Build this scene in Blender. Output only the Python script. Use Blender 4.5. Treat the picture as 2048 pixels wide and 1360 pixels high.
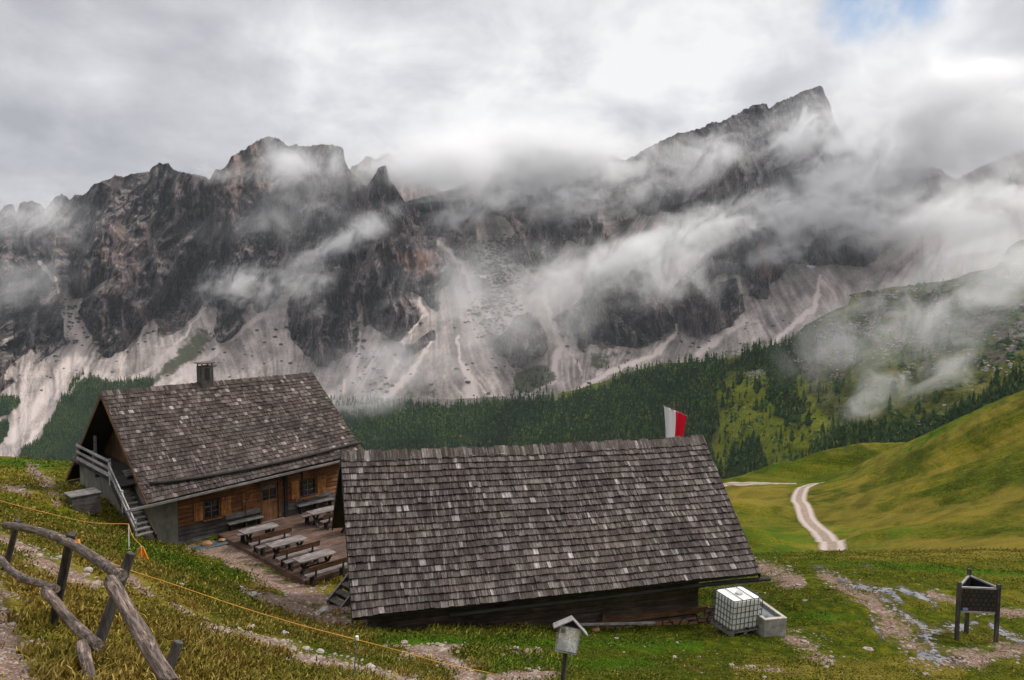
import bpy, math, random
import numpy as np
from mathutils import Vector, Matrix
random.seed(7); rng = np.random.default_rng(11)
R = math.radians
for o in list(bpy.data.objects): bpy.data.objects.remove(o)
S = bpy.context.scene; COL = S.collection

# ------------------------------------------------------------------ camera
PITCH = R(5.02); FPX = 1593.0
cd = bpy.data.cameras.new('camera'); cd.lens = 28.0; cd.sensor_width = 36.0
cd.clip_start = .1; cd.clip_end = 30000
cam = bpy.data.objects.new('camera', cd); COL.objects.link(cam)
cam.location = (0, 0, 0); cam.rotation_euler = (math.pi/2 - PITCH, 0, 0)
S.camera = cam
# ------------------------------------------------------------------ node helpers
class NT:
    def __init__(s, tree): s.t = tree; s.n = tree.nodes; s.l = tree.links; s.n.clear()
    def add(s, typ, **kw):
        nd = s.n.new(typ)
        for k, v in kw.items(): setattr(nd, k, v)
        return nd
    def put(s, sock, v):
        if isinstance(v, bpy.types.NodeSocket): s.l.new(v, sock)
        elif v is not None:
            if isinstance(v, (tuple, list)) and sock.type == 'RGBA' and len(v) == 3: v = (*v, 1)
            sock.default_value = v
    def math(s, op, a, b=None, c=None, clamp=False):
        nd = s.add('ShaderNodeMath', operation=op, use_clamp=clamp)
        s.put(nd.inputs[0], a)
        if b is not None: s.put(nd.inputs[1], b)
        if c is not None: s.put(nd.inputs[2], c)
        return nd.outputs[0]
    def vmath(s, op, a, b=None):
        nd = s.add('ShaderNodeVectorMath', operation=op); s.put(nd.inputs[0], a)
        if b is not None:
            if op == 'SCALE': s.put(nd.inputs[3], b)
            else: s.put(nd.inputs[1], b)
        return nd.outputs[1] if op in ('LENGTH', 'DOT_PRODUCT') else nd.outputs[0]
    def mix(s, f, a, b, blend='MIX'):
        nd = s.add('ShaderNodeMix', data_type='RGBA', blend_type=blend)
        s.put(nd.inputs[0], f); s.put(nd.inputs[6], a); s.put(nd.inputs[7], b)
        return nd.outputs[2]
    def ss(s, v, lo, hi, a=0.0, b=1.0):
        nd = s.add('ShaderNodeMapRange', interpolation_type='SMOOTHSTEP')
        s.put(nd.inputs[0], v); nd.inputs[1].default_value = lo; nd.inputs[2].default_value = hi
        nd.inputs[3].default_value = a; nd.inputs[4].default_value = b
        return nd.outputs[0]
    def noise(s, vec, scale=1, detail=4, rough=.55, dist=0):
        nd = s.add('ShaderNodeTexNoise'); s.put(nd.inputs['Vector'], vec)
        nd.inputs['Scale'].default_value = scale; nd.inputs['Detail'].default_value = detail
        nd.inputs['Roughness'].default_value = rough; nd.inputs['Distortion'].default_value = dist
        return nd.outputs[0]
    def vor(s, vec, scale=1, out='Distance', feature='F1'):
        nd = s.add('ShaderNodeTexVoronoi', feature=feature); s.put(nd.inputs['Vector'], vec)
        nd.inputs['Scale'].default_value = scale
        return nd.outputs[out]
    def scale(s, vec, v):
        nd = s.add('ShaderNodeVectorMath', operation='MULTIPLY'); s.put(nd.inputs[0], vec)
        nd.inputs[1].default_value = v; return nd.outputs[0]
    def ramp(s, f, stops, interp='LINEAR'):
        nd = s.add('ShaderNodeValToRGB'); s.put(nd.inputs[0], f); cr = nd.color_ramp; cr.interpolation = interp
        while len(cr.elements) > 1: cr.elements.remove(cr.elements[-1])
        cr.elements[0].position = stops[0][0]; cr.elements[0].color = (*stops[0][1], 1)
        for p, c in stops[1:]:
            e = cr.elements.new(p); e.color = (*c, 1)
        return nd.outputs[0]
    def attr(s, name, out='Fac'):
        nd = s.add('ShaderNodeAttribute', attribute_name=name); return nd.outputs[out]
    def pos(s): return s.add('ShaderNodeNewGeometry').outputs['Position']
    def obj(s): return s.add('ShaderNodeTexCoord').outputs['Object']
    def island(s): return s.add('ShaderNodeNewGeometry').outputs['Random Per Island']
    def nz(s):
        nd = s.add('ShaderNodeSeparateXYZ'); s.put(nd.inputs[0], s.add('ShaderNodeNewGeometry').outputs['Normal']); return nd.outputs[2]
    def bump(s, h, strength=.5, dist=.05):
        nd = s.add('ShaderNodeBump'); nd.inputs['Strength'].default_value = strength
        nd.inputs['Distance'].default_value = dist; s.put(nd.inputs['Height'], h); return nd.outputs[0]
    def out(s, col, rough=.8, normal=None, metal=0, spec=None, **kw):
        b = s.add('ShaderNodeBsdfPrincipled'); s.put(b.inputs['Base Color'], col)
        s.put(b.inputs['Roughness'], rough); s.put(b.inputs['Metallic'], metal)
        if spec is not None: s.put(b.inputs['Specular IOR Level'], spec)
        if normal is not None: s.put(b.inputs['Normal'], normal)
        for k, v in kw.items(): s.put(b.inputs[k], v)
        o = s.add('ShaderNodeOutputMaterial'); s.l.new(b.outputs[0], o.inputs[0]); return b
def newmat(name):
    m = bpy.data.materials.new(name); m.use_nodes = True; return m, NT(m.node_tree)

# ------------------------------------------------------------------ world, sun, exposure
SUN_EL, SUN_AZ = R(45), R(72)       # azimuth measured from +Y (view direction) towards +X
w = bpy.data.worlds.new('World'); S.world = w; w.use_nodes = True
n = NT(w.node_tree)
sky = n.add('ShaderNodeTexSky', sky_type='NISHITA'); sky.sun_disc = False
sky.sun_elevation = SUN_EL; sky.sun_rotation = SUN_AZ; sky.altitude = 2000
d = n.add('ShaderNodeTexCoord').outputs['Generated']
sep = n.add('ShaderNodeSeparateXYZ'); n.put(sep.inputs[0], d)
zz = n.math('ADD', n.math('ABSOLUTE', sep.outputs[2]), .22)
cx = n.math('DIVIDE', sep.outputs[0], zz); cy = n.math('DIVIDE', sep.outputs[1], zz)
cv = n.add('ShaderNodeCombineXYZ'); n.put(cv.inputs[0], cx); n.put(cv.inputs[1], cy)
cvec = n.scale(cv.outputs[0], (1, .8, 1))
big = n.noise(cvec, .75, 6, .52, .5)
med = n.noise(n.vmath('ADD', cvec, (3.1, 7.7, 2)), 2.3, 7, .55, .4)
fine = n.noise(n.scale(d, (1.0, 1.0, 1.6)), 7.5, 8, .55, .3)
v = n.math('ADD', n.math('MULTIPLY', big, .45), n.math('ADD', n.math('MULTIPLY', med, .35), n.math('MULTIPLY', fine, .38)))
# the cloud deck glows towards the hidden sun
sunv = Vector((math.sin(SUN_AZ)*math.cos(SUN_EL), math.cos(SUN_AZ)*math.cos(SUN_EL), math.sin(SUN_EL)))
glowdir = Vector((.16, .95, .26)).normalized()
gl = n.ss(n.vmath('DOT_PRODUCT', d, tuple(glowdir)), .80, 1.0)
v = n.math('ADD', v, n.math('SUBTRACT', n.math('MULTIPLY', gl, .10), .005))
cloud = n.ramp(v, [(.47, (3.8, 3.75, 4.1)), (.55, (5.0, 4.93, 5.22)), (.64, (6.5, 6.42, 6.65)), (.74, (9.0, 8.95, 8.95))])
patch = n.ss(n.vmath('DOT_PRODUCT', d, tuple(Vector((.390, .873, .300)).normalized())), .9945, .9998)
hole = n.ss(n.math('ADD', n.math('MULTIPLY', patch, .5), n.math('MULTIPLY', n.noise(d, 9, 6, .6), .9)), .70, .98)
hole = n.math('MULTIPLY', hole, patch, clamp=True)
blue = n.mix(.35, (3.3, 5.0, 7.6), sky.outputs[0])
skyc = n.mix(n.math('MULTIPLY', hole, .95), cloud, blue)
skyc = n.mix(.04, skyc, sky.outputs[0])
zb = n.ss(sep.outputs[2], .42, .85, 1.0, 2.3)   # overcast overhead, out of view, brightened to light the mist
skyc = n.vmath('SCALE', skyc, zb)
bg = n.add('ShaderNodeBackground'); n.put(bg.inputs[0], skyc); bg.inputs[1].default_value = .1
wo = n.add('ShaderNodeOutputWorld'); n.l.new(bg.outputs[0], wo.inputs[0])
sd = bpy.data.lights.new('sun', 'SUN'); sd.energy = 2.8; sd.angle = R(10); sd.color = (1, .95, .86)
sun = bpy.data.objects.new('sun', sd); COL.objects.link(sun)
sun.rotation_euler = (-sunv).to_track_quat('-Z', 'Y').to_euler(); sun.location = (0, 0, 60)
S.view_settings.view_transform = 'Standard'; S.view_settings.look = 'None'
S.view_settings.exposure = .14; S.view_settings.gamma = 1
cy_ = S.cycles
cy_.max_bounces = 10; cy_.diffuse_bounces = 3; cy_.glossy_bounces = 2; cy_.transmission_bounces = 3
cy_.volume_bounces = 8; cy_.transparent_max_bounces = 64; cy_.volume_max_steps = 256
cy_.use_adaptive_sampling = True; cy_.adaptive_threshold = .02; cy_.use_denoising = True
cy_.caustics_reflective = False; cy_.caustics_refractive = False

# ------------------------------------------------------------------ measuring the photograph
def ray(px, py):
    u = (np.asarray(px, float)-1024)/FPX; v = (680-np.asarray(py, float))/FPX
    y = math.cos(PITCH)+v*math.sin(PITCH); z = -math.sin(PITCH)+v*math.cos(PITCH)
    return u/y, z/y
def at(px, py, Y):
    a, b = ray(px, py); return np.array([float(a*Y), float(Y), float(b*Y)])
def project(x, y, z):
    yc = y*math.cos(PITCH)-z*math.sin(PITCH); zc = y*math.sin(PITCH)+z*math.cos(PITCH)
    yc = np.maximum(yc, .05)
    return 1024+FPX*x/yc, 680-FPX*zc/yc
# ------------------------------------------------------------------ numpy noise
_perm = rng.permutation(4096)
_grad = rng.normal(size=(4096, 3)); _grad /= np.linalg.norm(_grad, axis=1)[:, None]
def pnoise(x, y, z=0.0):
    x = np.asarray(x, float); y = np.asarray(y, float); z = np.broadcast_to(np.asarray(z, float), x.shape)
    xi = np.floor(x).astype(int); yi = np.floor(y).astype(int); zi = np.floor(z).astype(int)
    fx = x-xi; fy = y-yi; fz = z-zi
    sx = fx*fx*fx*(fx*(fx*6-15)+10); sy = fy*fy*fy*(fy*(fy*6-15)+10); sz = fz*fz*fz*(fz*(fz*6-15)+10)
    r = 0
    for dx in (0, 1):
        for dy in (0, 1):
            for dz in (0, 1):
                h = _perm[(_perm[(_perm[(xi+dx) & 4095]+yi+dy) & 4095]+zi+dz) & 4095]
                g = _grad[h]
                dot = g[..., 0]*(fx-dx)+g[..., 1]*(fy-dy)+g[..., 2]*(fz-dz)
                r = r+dot*(sx if dx else 1-sx)*(sy if dy else 1-sy)*(sz if dz else 1-sz)
    return r*1.5
def fbm(x, y, z=0.0, o=5, g=.5, lac=2.03):
    a = 1; r = 0; f = 1
    for i in range(o): r = r+a*pnoise(x*f+i*17.3, y*f-i*9.1, np.asarray(z)*f+i*3.7); a *= g; f *= lac
    return r
def ridged(x, y, z=0.0, o=5, g=.5, lac=2.1):
    a = 1; r = 0; f = 1; t = 0
    for i in range(o): r = r+a*(1-np.abs(pnoise(x*f+i*7.3, y*f+i*19.1, np.asarray(z)*f)*1.6)); t += a; a *= g; f *= lac
    return r/t
def inpoly(px, py, poly):
    r = np.zeros(px.shape, bool); m = len(poly)
    for i in range(m):
        x1, y1 = poly[i]; x2, y2 = poly[(i+1) % m]
        if y1 == y2: continue
        c = ((y1 > py) != (y2 > py)) & (px < (x2-x1)*(py-y1)/(y2-y1)+x1)
        r ^= c
    return r
def stroke(px, py, pts, wd):
    """1 on the line, falling to 0 at the width wd (a number or one per point)"""
    best = np.zeros(px.shape)
    if not hasattr(wd, '__len__'): wd = [wd]*len(pts)
    for i in range(len(pts)-1):
        (x1, y1), (x2, y2) = pts[i], pts[i+1]
        L2 = (x2-x1)**2+(y2-y1)**2
        t = np.clip(((px-x1)*(x2-x1)+(py-y1)*(y2-y1))/L2, 0, 1)
        dd = np.hypot(px-(x1+t*(x2-x1)), py-(y1+t*(y2-y1)))
        ww = wd[i]+(wd[i+1]-wd[i])*t
        best = np.maximum(best, np.clip(1.0-dd/ww*.5, 0, 1))
    return best
def blur(a, s, axis):
    if s <= 0: return a
    k = int(3*s)+1; w_ = np.exp(-.5*(np.arange(-k, k+1)/s)**2); w_ /= w_.sum()
    pad = [(0, 0)]*a.ndim; pad[axis] = (k, k); b = np.pad(a, pad, mode='edge'); out = np.zeros_like(a, float)
    for i, ww in enumerate(w_):
        sl = [slice(None)]*a.ndim; sl[axis] = slice(i, i+a.shape[axis]); out += ww*b[tuple(sl)]
    return out

# ------------------------------------------------------------------ object helpers
def tag(o, label=None, cat=None, group=None, kind=None):
    if label: o['label'] = label
    if cat: o['category'] = cat
    if group: o['group'] = group
    if kind: o['kind'] = kind
    return o
def link(name, me, mats, parent=None):
    o = bpy.data.objects.new(name, me); COL.objects.link(o)
    for m in (mats if isinstance(mats, (list, tuple)) else [mats]): me.materials.append(m)
    if parent is not None: o.parent = parent
    return o
def empty(name, loc, rz=0.0):
    o = bpy.data.objects.new(name, None); COL.objects.link(o); o.location = loc; o.rotation_euler = (0, 0, rz)
    o.empty_display_size = .2; return o
def npmesh(name, V, F, smooth=True, attrs=None):
    """V (n,3), F (m,3) or (m,4) arrays"""
    me = bpy.data.meshes.new(name); V = np.asarray(V, np.float32); F = np.asarray(F, np.int32)
    me.vertices.add(len(V)); me.vertices.foreach_set('co', V.ravel())
    k = F.shape[1]
    me.loops.add(F.size); me.loops.foreach_set('vertex_index', F.ravel())
    me.polygons.add(len(F)); me.polygons.foreach_set('loop_start', np.arange(0, F.size, k, dtype=np.int32))
    try: me.polygons.foreach_set('loop_total', np.full(len(F), k, np.int32))
    except Exception: pass
    me.polygons.foreach_set('use_smooth', np.full(len(F), smooth))
    for nm, a in (attrs or {}).items():
        at_ = me.attributes.new(nm, 'FLOAT', 'POINT'); at_.data.foreach_set('value', np.asarray(a, np.float32).ravel())
    me.update(calc_edges=True); return me
def grid_faces(nr, nc):
    i = np.arange(nr-1)[:, None]*nc+np.arange(nc-1)[None, :]; i = i.ravel()
    return np.stack([i, i+1, i+nc+1, i+nc], 1)
class MB:
    def __init__(s): s.v = []; s.f = []; s.m = []; s.at = []
    def raw(s, vs, fs, m=0, a=0.0):
        b = len(s.v); s.v += [tuple(map(float, p)) for p in vs]; s.f += [tuple(b+i for i in f) for f in fs]; s.m += [m]*len(fs); s.at += [a]*len(vs)
    def hexa(s, p, m=0, a=0.0):   # p: 4 bottom (ccw), 4 top
        s.raw(p, [(3, 2, 1, 0), (4, 5, 6, 7), (0, 1, 5, 4), (1, 2, 6, 5), (2, 3, 7, 6), (3, 0, 4, 7)], m, a)
    def box(s, x0, x1, y0, y1, z0, z1, m=0, M=None):
        p = [Vector(q) for q in ((x0, y0, z0), (x1, y0, z0), (x1, y1, z0), (x0, y1, z0), (x0, y0, z1), (x1, y0, z1), (x1, y1, z1), (x0, y1, z1))]
        if M is not None: p = [M @ q for q in p]
        s.hexa(p, m)
    def beam(s, a, b, wd, ht, up=(0, 0, 1), m=0):
        a = Vector(a); b = Vector(b); d_ = (b-a).normalized(); up = Vector(up)
        sd_ = d_.cross(up).normalized(); u2 = sd_.cross(d_).normalized(); x = sd_*wd/2; z = u2*ht/2
        s.hexa([a-x-z, a+x-z, b+x-z, b-x-z, a-x+z, a+x+z, b+x+z, b-x+z], m)
    def tube(s, pts, rad, nn=8, m=0, cap=True, lump=0.0):
        pts = [Vector(p) for p in pts]; k = len(pts)
        if not hasattr(rad, '__len__'): rad = [rad]*k
        vs = []; fs = []
        ref = Vector((0, 0, 1)) if abs((pts[-1]-pts[0]).normalized().z) < .8 else Vector((0, 1, 0))
        for i, p in enumerate(pts):
            d_ = (pts[min(i+1, k-1)]-pts[max(i-1, 0)]).normalized()
            a = d_.cross(ref).normalized(); b = a.cross(d_)
            for j in range(nn):
                t = 2*math.pi*j/nn; r = rad[i]*(1+lump*random.uniform(-1, 1)); vs.append(p+(a*math.cos(t)+b*math.sin(t))*r)
        for i in range(k-1):
            for j in range(nn):
                fs.append((i*nn+j, i*nn+(j+1) % nn, (i+1)*nn+(j+1) % nn, (i+1)*nn+j))
        if cap: fs.append(tuple(range(nn-1, -1, -1))); fs.append(tuple((k-1)*nn+j for j in range(nn)))
        s.raw(vs, fs, m)
    def build(s, name, mat, parent=None, smooth=False, bevel=0, attr=None):
        me = bpy.data.meshes.new(name); me.from_pydata(s.v, [], s.f)
        if max(s.m or [0]) > 0: me.polygons.foreach_set('material_index', s.m)
        if attr:
            a_ = me.attributes.new(attr, 'FLOAT', 'POINT'); a_.data.foreach_set('value', s.at)
        me.update(); o = link(name, me, mat, parent)
        if smooth: me.polygons.foreach_set('use_smooth', [len(f) < 5 for f in s.f])
        if bevel:
            b_ = o.modifiers.new('edge', 'BEVEL'); b_.width = bevel; b_.segments = 1; b_.limit_method = 'ANGLE'
        return o
def smoothpts(pts, k=6):
    """Catmull-Rom through the points"""
    P_ = [Vector(p) for p in pts]; P_ = [P_[0]*2-P_[1]]+P_+[P_[-1]*2-P_[-2]]; out = []
    for i in range(1, len(P_)-2):
        for j in range(k):
            t = j/k; a, b, c, d_ = P_[i-1:i+3]
            out.append(.5*((2*b)+(c-a)*t+(2*a-5*b+4*c-d_)*t*t+(3*b-a-3*c+d_)*t**3))
    out.append(P_[-2]); return out
# ================================================================== MATERIALS OF THE LAND
def mat_ground():
    m, n = newmat('meadow'); p = n.pos()
    dirt = n.attr('dirt'); wet = n.attr('wet'); dark = n.attr('lush'); fall = n.attr('dry')
    n1 = n.noise(p, .35, 6, .6); n2 = n.noise(p, 2.6, 5, .65); n3 = n.noise(p, 17, 4, .7); n4 = n.noise(p, .06, 4, .6)
    g = n.ramp(n.math('ADD', n.math('MULTIPLY', n2, .6), n.math('MULTIPLY', n4, .4)), [(.34, (.018, .030, .003)), (.45, (.044, .060, .004)), (.54, (.092, .098, .006)), (.66, (.19, .145, .012))])
    yel = n.ramp(n3, [(.3, (.10, .075, .012)), (.7, (.25, .19, .035))])
    lush = n.ramp(n3, [(.3, (.020, .060, .003)), (.7, (.060, .135, .006))])
    f1 = n.ss(n.math('ADD', n.math('ADD', n.math('MULTIPLY', n1, .7), n.math('MULTIPLY', n4, .5)), n.math('MULTIPLY', fall, .35)), .56, .78)
    g = n.mix(n.math('MULTIPLY', f1, .75), g, yel)
    g = n.mix(n.ss(n.math('ADD', dark, n.math('MULTIPLY', n.math('SUBTRACT', n1, .5), 1.2)), .35, .75), g, lush)
    g = n.mix(.55, g, n.mix(1, g, n.ramp(n.noise(p, 7, 5, .7), [(.3, (.45, .45, .45)), (.7, (1.45, 1.45, 1.4))]), 'MULTIPLY'))
    tr = n.noise(n.scale(p, (.05, .05, .95)), 1, 6, .62, .3); trk = n.attr('far')
    g = n.mix(trk, g, n.mix(1, g, n.ramp(tr, [(.34, (.60, .64, .6)), (.5, (1, 1, 1)), (.66, (1.30, 1.22, 1.15))]), 'MULTIPLY'))
    soil = n.ramp(n.noise(p, 9, 6, .7), [(.3, (.075, .045, .03)), (.5, (.17, .105, .075)), (.62, (.26, .18, .14)), (.75, (.4, .33, .28))])
    peb = n.vor(p, 26, 'Color'); pv = n.vor(p, 26)
    soil = n.mix(n.math('MULTIPLY', n.ss(pv, .5, .2), .55), soil, n.mix(.9, peb, (.42, .34, .29)))
    e = n.math('ADD', dirt, n.math('ADD', n.math('MULTIPLY', n.math('SUBTRACT', n.noise(p, .9, 7, .72), .5), 2.2), n.math('MULTIPLY', n.math('SUBTRACT', n.noise(p, 8, 5, .7), .5), 1.0)))
    df = n.ss(e, .42, .70)
    col = n.mix(df, g, soil)
    peb_w = 1
    we = n.math('ADD', wet, n.math('ADD', n.math('MULTIPLY', n.math('SUBTRACT', n.noise(p, 1.5, 6, .62), .5), 1.8), n.math('MULTIPLY', n.math('SUBTRACT', n.noise(p, 5.5, 5, .7), .5), 2.6)))
    wf = n.ss(we, .71, .80)
    wf0 = n.ss(we, .30, .62)
    col = n.mix(n.math('MULTIPLY', wf0, .65), col, (.07, .045, .03))
    col = n.mix(wf, col, (.05, .04, .03))
    h = n.math('ADD', n.math('MULTIPLY', n3, .6), n2)
    h = n.math('ADD', h, n.math('MULTIPLY', n.math('MULTIPLY', tr, trk), 2.5)); h = n.math('MULTIPLY', h, n.math('SUBTRACT', 1.0, n.math('MULTIPLY', wf, .97)))
    rough = n.math('SUBTRACT', .9, n.math('MULTIPLY', wf, .84))
    b = n.out(col, rough, n.bump(h, .7, .10), spec=n.math('ADD', .02, n.math('MULTIPLY', wf, .9)))
    n.put(b.inputs['Coat Weight'], wf); b.inputs['Coat Roughness'].default_value = .03; b.inputs['Coat IOR'].default_value = 1.8
    return m
def mat_hill():
    m, n = newmat('slope'); p = n.pos(); wood = n.attr('wood'); rock = n.attr('rock'); bright = n.attr('bright')
    n1 = n.noise(p, .012, 6, .62); n2 = n.noise(p, .06, 6, .68); n3 = n.noise(p, .35, 4, .7)
    g = n.ramp(n2, [(.3, (.034, .044, .012)), (.5, (.078, .088, .022)), (.68, (.14, .128, .04))])
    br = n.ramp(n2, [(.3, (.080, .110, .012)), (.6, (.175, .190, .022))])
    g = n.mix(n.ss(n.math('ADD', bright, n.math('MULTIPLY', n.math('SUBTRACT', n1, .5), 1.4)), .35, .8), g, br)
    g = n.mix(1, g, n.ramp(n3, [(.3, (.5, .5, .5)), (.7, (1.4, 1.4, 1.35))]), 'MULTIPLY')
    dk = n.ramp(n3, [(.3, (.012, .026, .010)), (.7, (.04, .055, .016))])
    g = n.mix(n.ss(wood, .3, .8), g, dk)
    sv = n.noise(n.scale(p, (1, 1, .25)), .09, 7, .7)
    st = n.ramp(n.noise(n.scale(p, (1, 1, .3)), .3, 5, .7), [(.3, (.05, .045, .05)), (.7, (.20, .17, .16))])
    rf = n.ss(n.math('ADD', rock, n.math('MULTIPLY', n.math('SUBTRACT', sv, .5), 2.0)), .55, .85)
    g = n.mix(rf, g, st)
    n.out(g, .95, n.bump(n.math('ADD', n2, n.math('MULTIPLY', n3, .4)), .8, 3.0), spec=.02)
    return m
def mat_rock():
    m, n = newmat('dolomite'); p = n.pos()
    scree = n.attr('scree'); veg = n.attr('veg'); pale = n.attr('pale'); och = n.attr('ochre'); snow = n.attr('snow'); run = n.attr('run')
    st = n.scale(p, (1, 1, .22)); fl = n.scale(p, (1, 1, 3.2))
    s1 = n.noise(st, .035, 8, .72, .4); s2 = n.noise(st, .16, 6, .7, .3); f1 = n.noise(fl, .02, 7, .68, .6); s3 = n.noise(p, .5, 4, .7)
    base = n.ramp(n.math('ADD', n.math('MULTIPLY', s1, .55), n.math('MULTIPLY', s2, .45)),
                  [(.37, (.014, .014, .021)), (.45, (.050, .047, .060)), (.53, (.120, .106, .112)), (.64, (.32, .27, .255))])
    sv = n.noise(n.scale(p, (1, 1, .07)), .11, 6, .72, .5)
    base = n.mix(1, base, n.ramp(sv, [(.36, (.35, .36, .42)), (.5, (1, 1, 1)), (.64, (1.9, 1.75, 1.65))]), 'MULTIPLY')
    base = n.mix(n.math('MULTIPLY', n.ss(f1, .59, .70), .30), base, (.22, .195, .185))
    oc = n.ramp(n.noise(n.scale(p, (1, 1, .12)), .12, 5, .7), [(.35, (.05, .035, .032)), (.5, (.26, .15, .105)), (.7, (.42, .28, .21))])
    of = n.ss(n.math('ADD', och, n.math('MULTIPLY', n.math('SUBTRACT', n.noise(n.scale(p, (1, 1, .3)), .02, 6, .65), .5), 2.2)), .48, .78)
    base = n.mix(n.math('MULTIPLY', of, .85), base, oc)
    pl = n.ramp(n.noise(st, .06, 7, .7), [(.35, (.11, .092, .09)), (.5, (.26, .215, .195)), (.64, (.48, .40, .365))])
    base = n.mix(n.math('MULTIPLY', pale, .8), base, pl)
    base = n.mix(n.math('MULTIPLY', n.ss(n.noise(p, .005, 5, .6), .45, .56), .6), base, n.mix(1, base, (2.1, 1.75, 1.6), 'MULTIPLY'))
    # ledges: flat enough to hold debris and a little turf
    nz = n.nz()
    led = n.ss(n.math('ADD', nz, n.math('MULTIPLY', n.math('SUBTRACT', s2, .5), .5)), .66, .84)
    ledc = n.mix(n.ss(s1, .42, .6), (.15, .13, .115), (.44, .37, .34))
    base = n.mix(n.math('MULTIPLY', led, .85), base, ledc)
    # scree: runs fall line; pale fresh runs and grey old cones
    sc = n.ramp(n.math('ADD', n.math('ADD', n.math('MULTIPLY', run, .62), n.math('MULTIPLY', s3, .22)), n.math('MULTIPLY', n.noise(p, .11, 5, .75), .18)),
                [(.31, (.13, .116, .108)), (.42, (.235, .205, .19)), (.52, (.39, .335, .31)), (.66, (.70, .60, .56))])
    blk = n.ss(n.vor(p, .16), .22, .12)
    sc = n.mix(n.math('MULTIPLY', n.math('MULTIPLY', blk, n.ss(n.noise(p, .012, 3), .5, .62)), .75), sc, (.07, .065, .06))
    grn = n.ramp(s3, [(.3, (.045, .055, .028)), (.7, (.10, .105, .05))])
    vf = n.ss(n.math('ADD', veg, n.math('MULTIPLY', n.math('SUBTRACT', n.noise(p, .03, 7, .72), .5), 1.9)), .42, .80)
    sc = n.mix(n.math('MULTIPLY', vf, .9), sc, grn)
    e = n.ss(n.math('ADD', scree, n.math('MULTIPLY', n.math('SUBTRACT', n.noise(p, .07, 5, .7), .5), .5)), .42, .58)
    col = n.mix(e, base, sc)
    col = n.mix(n.ss(snow, .4, .6), col, (.8, .82, .85))
    hh = n.math('ADD', n.math('MULTIPLY', n.math('ADD', s1, s2), n.math('SUBTRACT', 1.15, e)), n.math('MULTIPLY', s3, .3))
    n.out(col, .95, n.bump(hh, 1.0, 14.0), spec=.1)
    return m
M_GROUND = mat_ground(); M_HILL = mat_hill(); M_ROCK = mat_rock()

# ================================================================== NEAR LAND (metres; z = 0 is the eye)
CP = []   # x, y, z
def c(px, py, Y): CP.append(tuple(at(px, py, Y)))
for q in [(0, 1360, 7.2), (183, 1344, 8.0), (400, 1360, 9.2), (700, 1360, 12.2), (1024, 1360, 15), (1400, 1360, 18), (1700, 1360, 19.5), (2048, 1360, 20.5),
          (108, 1238, 11.2), (13, 1122, 16), (300, 1240, 13), (500, 1290, 14.5), (300, 1150, 20), (450, 1215, 20), (600, 1262, 20), (760, 1300, 20),
          (100, 1060, 24), (0, 1020, 30), (0, 960, 44), (120, 1000, 36), (0, 912, 62), (130, 922, 60), (200, 1060, 29), (275, 1085, 33.5),
          (330, 1112, 32.5), (420, 1150, 28.5), (520, 1195, 26), (620, 1235, 24.8), (700, 1262, 22.8),
          (356, 1092, 37), (400, 1100, 36), (480, 1120, 34.8), (560, 1160, 32.6), (640, 1190, 30.3),
          (850, 1262, 22.8), (1000, 1262, 23.3), (1200, 1258, 24.3), (1400, 1252, 25.4), (1440, 1272, 24.2), (1560, 1272, 24.2), (1575, 1190, 29),
          (1750, 1290, 23.6), (1940, 1290, 24), (2048, 1290, 24), (1600, 1150, 33), (1800, 1150, 33), (2000, 1150, 34),
          (1540, 1120, 41), (1700, 1112, 45), (1800, 1110, 46), (2048, 1108, 45),
          (1400, 1320, 20.7), (1000, 1310, 19), (1700, 1320, 21.8),
          (1545, 1110, 56), (1660, 1108, 66), (1800, 1104, 64), (2040, 1102, 58),
          (1520, 1060, 86), (1480, 1000, 122), (1500, 976, 158),
          (1440, 964, 178), (1560, 962, 180), (1620, 950, 192), (1700, 940, 186),
          (1750, 1060, 84), (1850, 1060, 80), (2048, 1050, 74), (1850, 970, 118), (1950, 920, 124), (2048, 950, 104), (2048, 870, 124),
          (2048, 788, 150), (1950, 828, 158), (1850, 868, 166), (1750, 912, 178), (1690, 932, 188), (2200, 730, 145), (2300, 690, 140), (2200, 950, 90), (2250, 1080, 60)]: c(*q)
# terrace around the huts is nearly level
CP += [(-10, 36, -13.02), (-6, 36, -13.02), (-12, 40, -13.0), (-8, 44, -13.0), (-14, 38.5, -13.0), (-17, 46, -12.8), (-5, 33.5, -13.0), (-3, 38, -13.3), (-24, 46, -12.3), (-20, 52, -13.4),
       (0, 0, -1.65), (-4, 0, -1.3), (4, 0, -2.6), (0, 4, -2.7), (-9, 5, -2.3), (12, 6, -6), (20, 15, -10), (-20, 12, -3.6), (-30, 22, -5.5), (30, 24, -12), (-50, 40, -11), (26, 8, -9),
       (0, 30, -12.2), (6, 34, -14.2), (0, 48, -16.5), (8, 60, -22), (-4, 80, -29), (0, 120, -48), (10, 200, -84), (-20, 62, -17), (-30, 80, -24), (-45, 100, -34), (-60, 160, -58), (-120, 300, -120), (-80, 80, -20), (-100, 120, -32),
       (35, 230, -78), (70, 225, -72), (95, 230, -66), (50, 300, -108), (110, 300, -98), (0, 400, -160), (150, 300, -76), (200, 300, -66), (150, 420, -150), (-200, 420, -160), (260, 420, -120), (130, 230, -56), (165, 215, -45),
       (0, 520, -205), (-250, 520, -215), (250, 520, -185), (400, 460, -160), (-380, 480, -190), (-200, 200, -80), (230, 180, -16), (150, 130, -8)]
ROAD1 = [(1668, 1112, 72), (1665, 1103, 80), (1660, 1092, 89), (1646, 1070, 99), (1613, 1036, 114), (1598, 1004, 132), (1601, 985, 146), (1612, 974, 157), (1640, 966, 170)]
ROAD2 = [(1380, 970, 170), (1450, 969, 170), (1520, 968, 170), (1590, 967.5, 170)]
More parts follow.
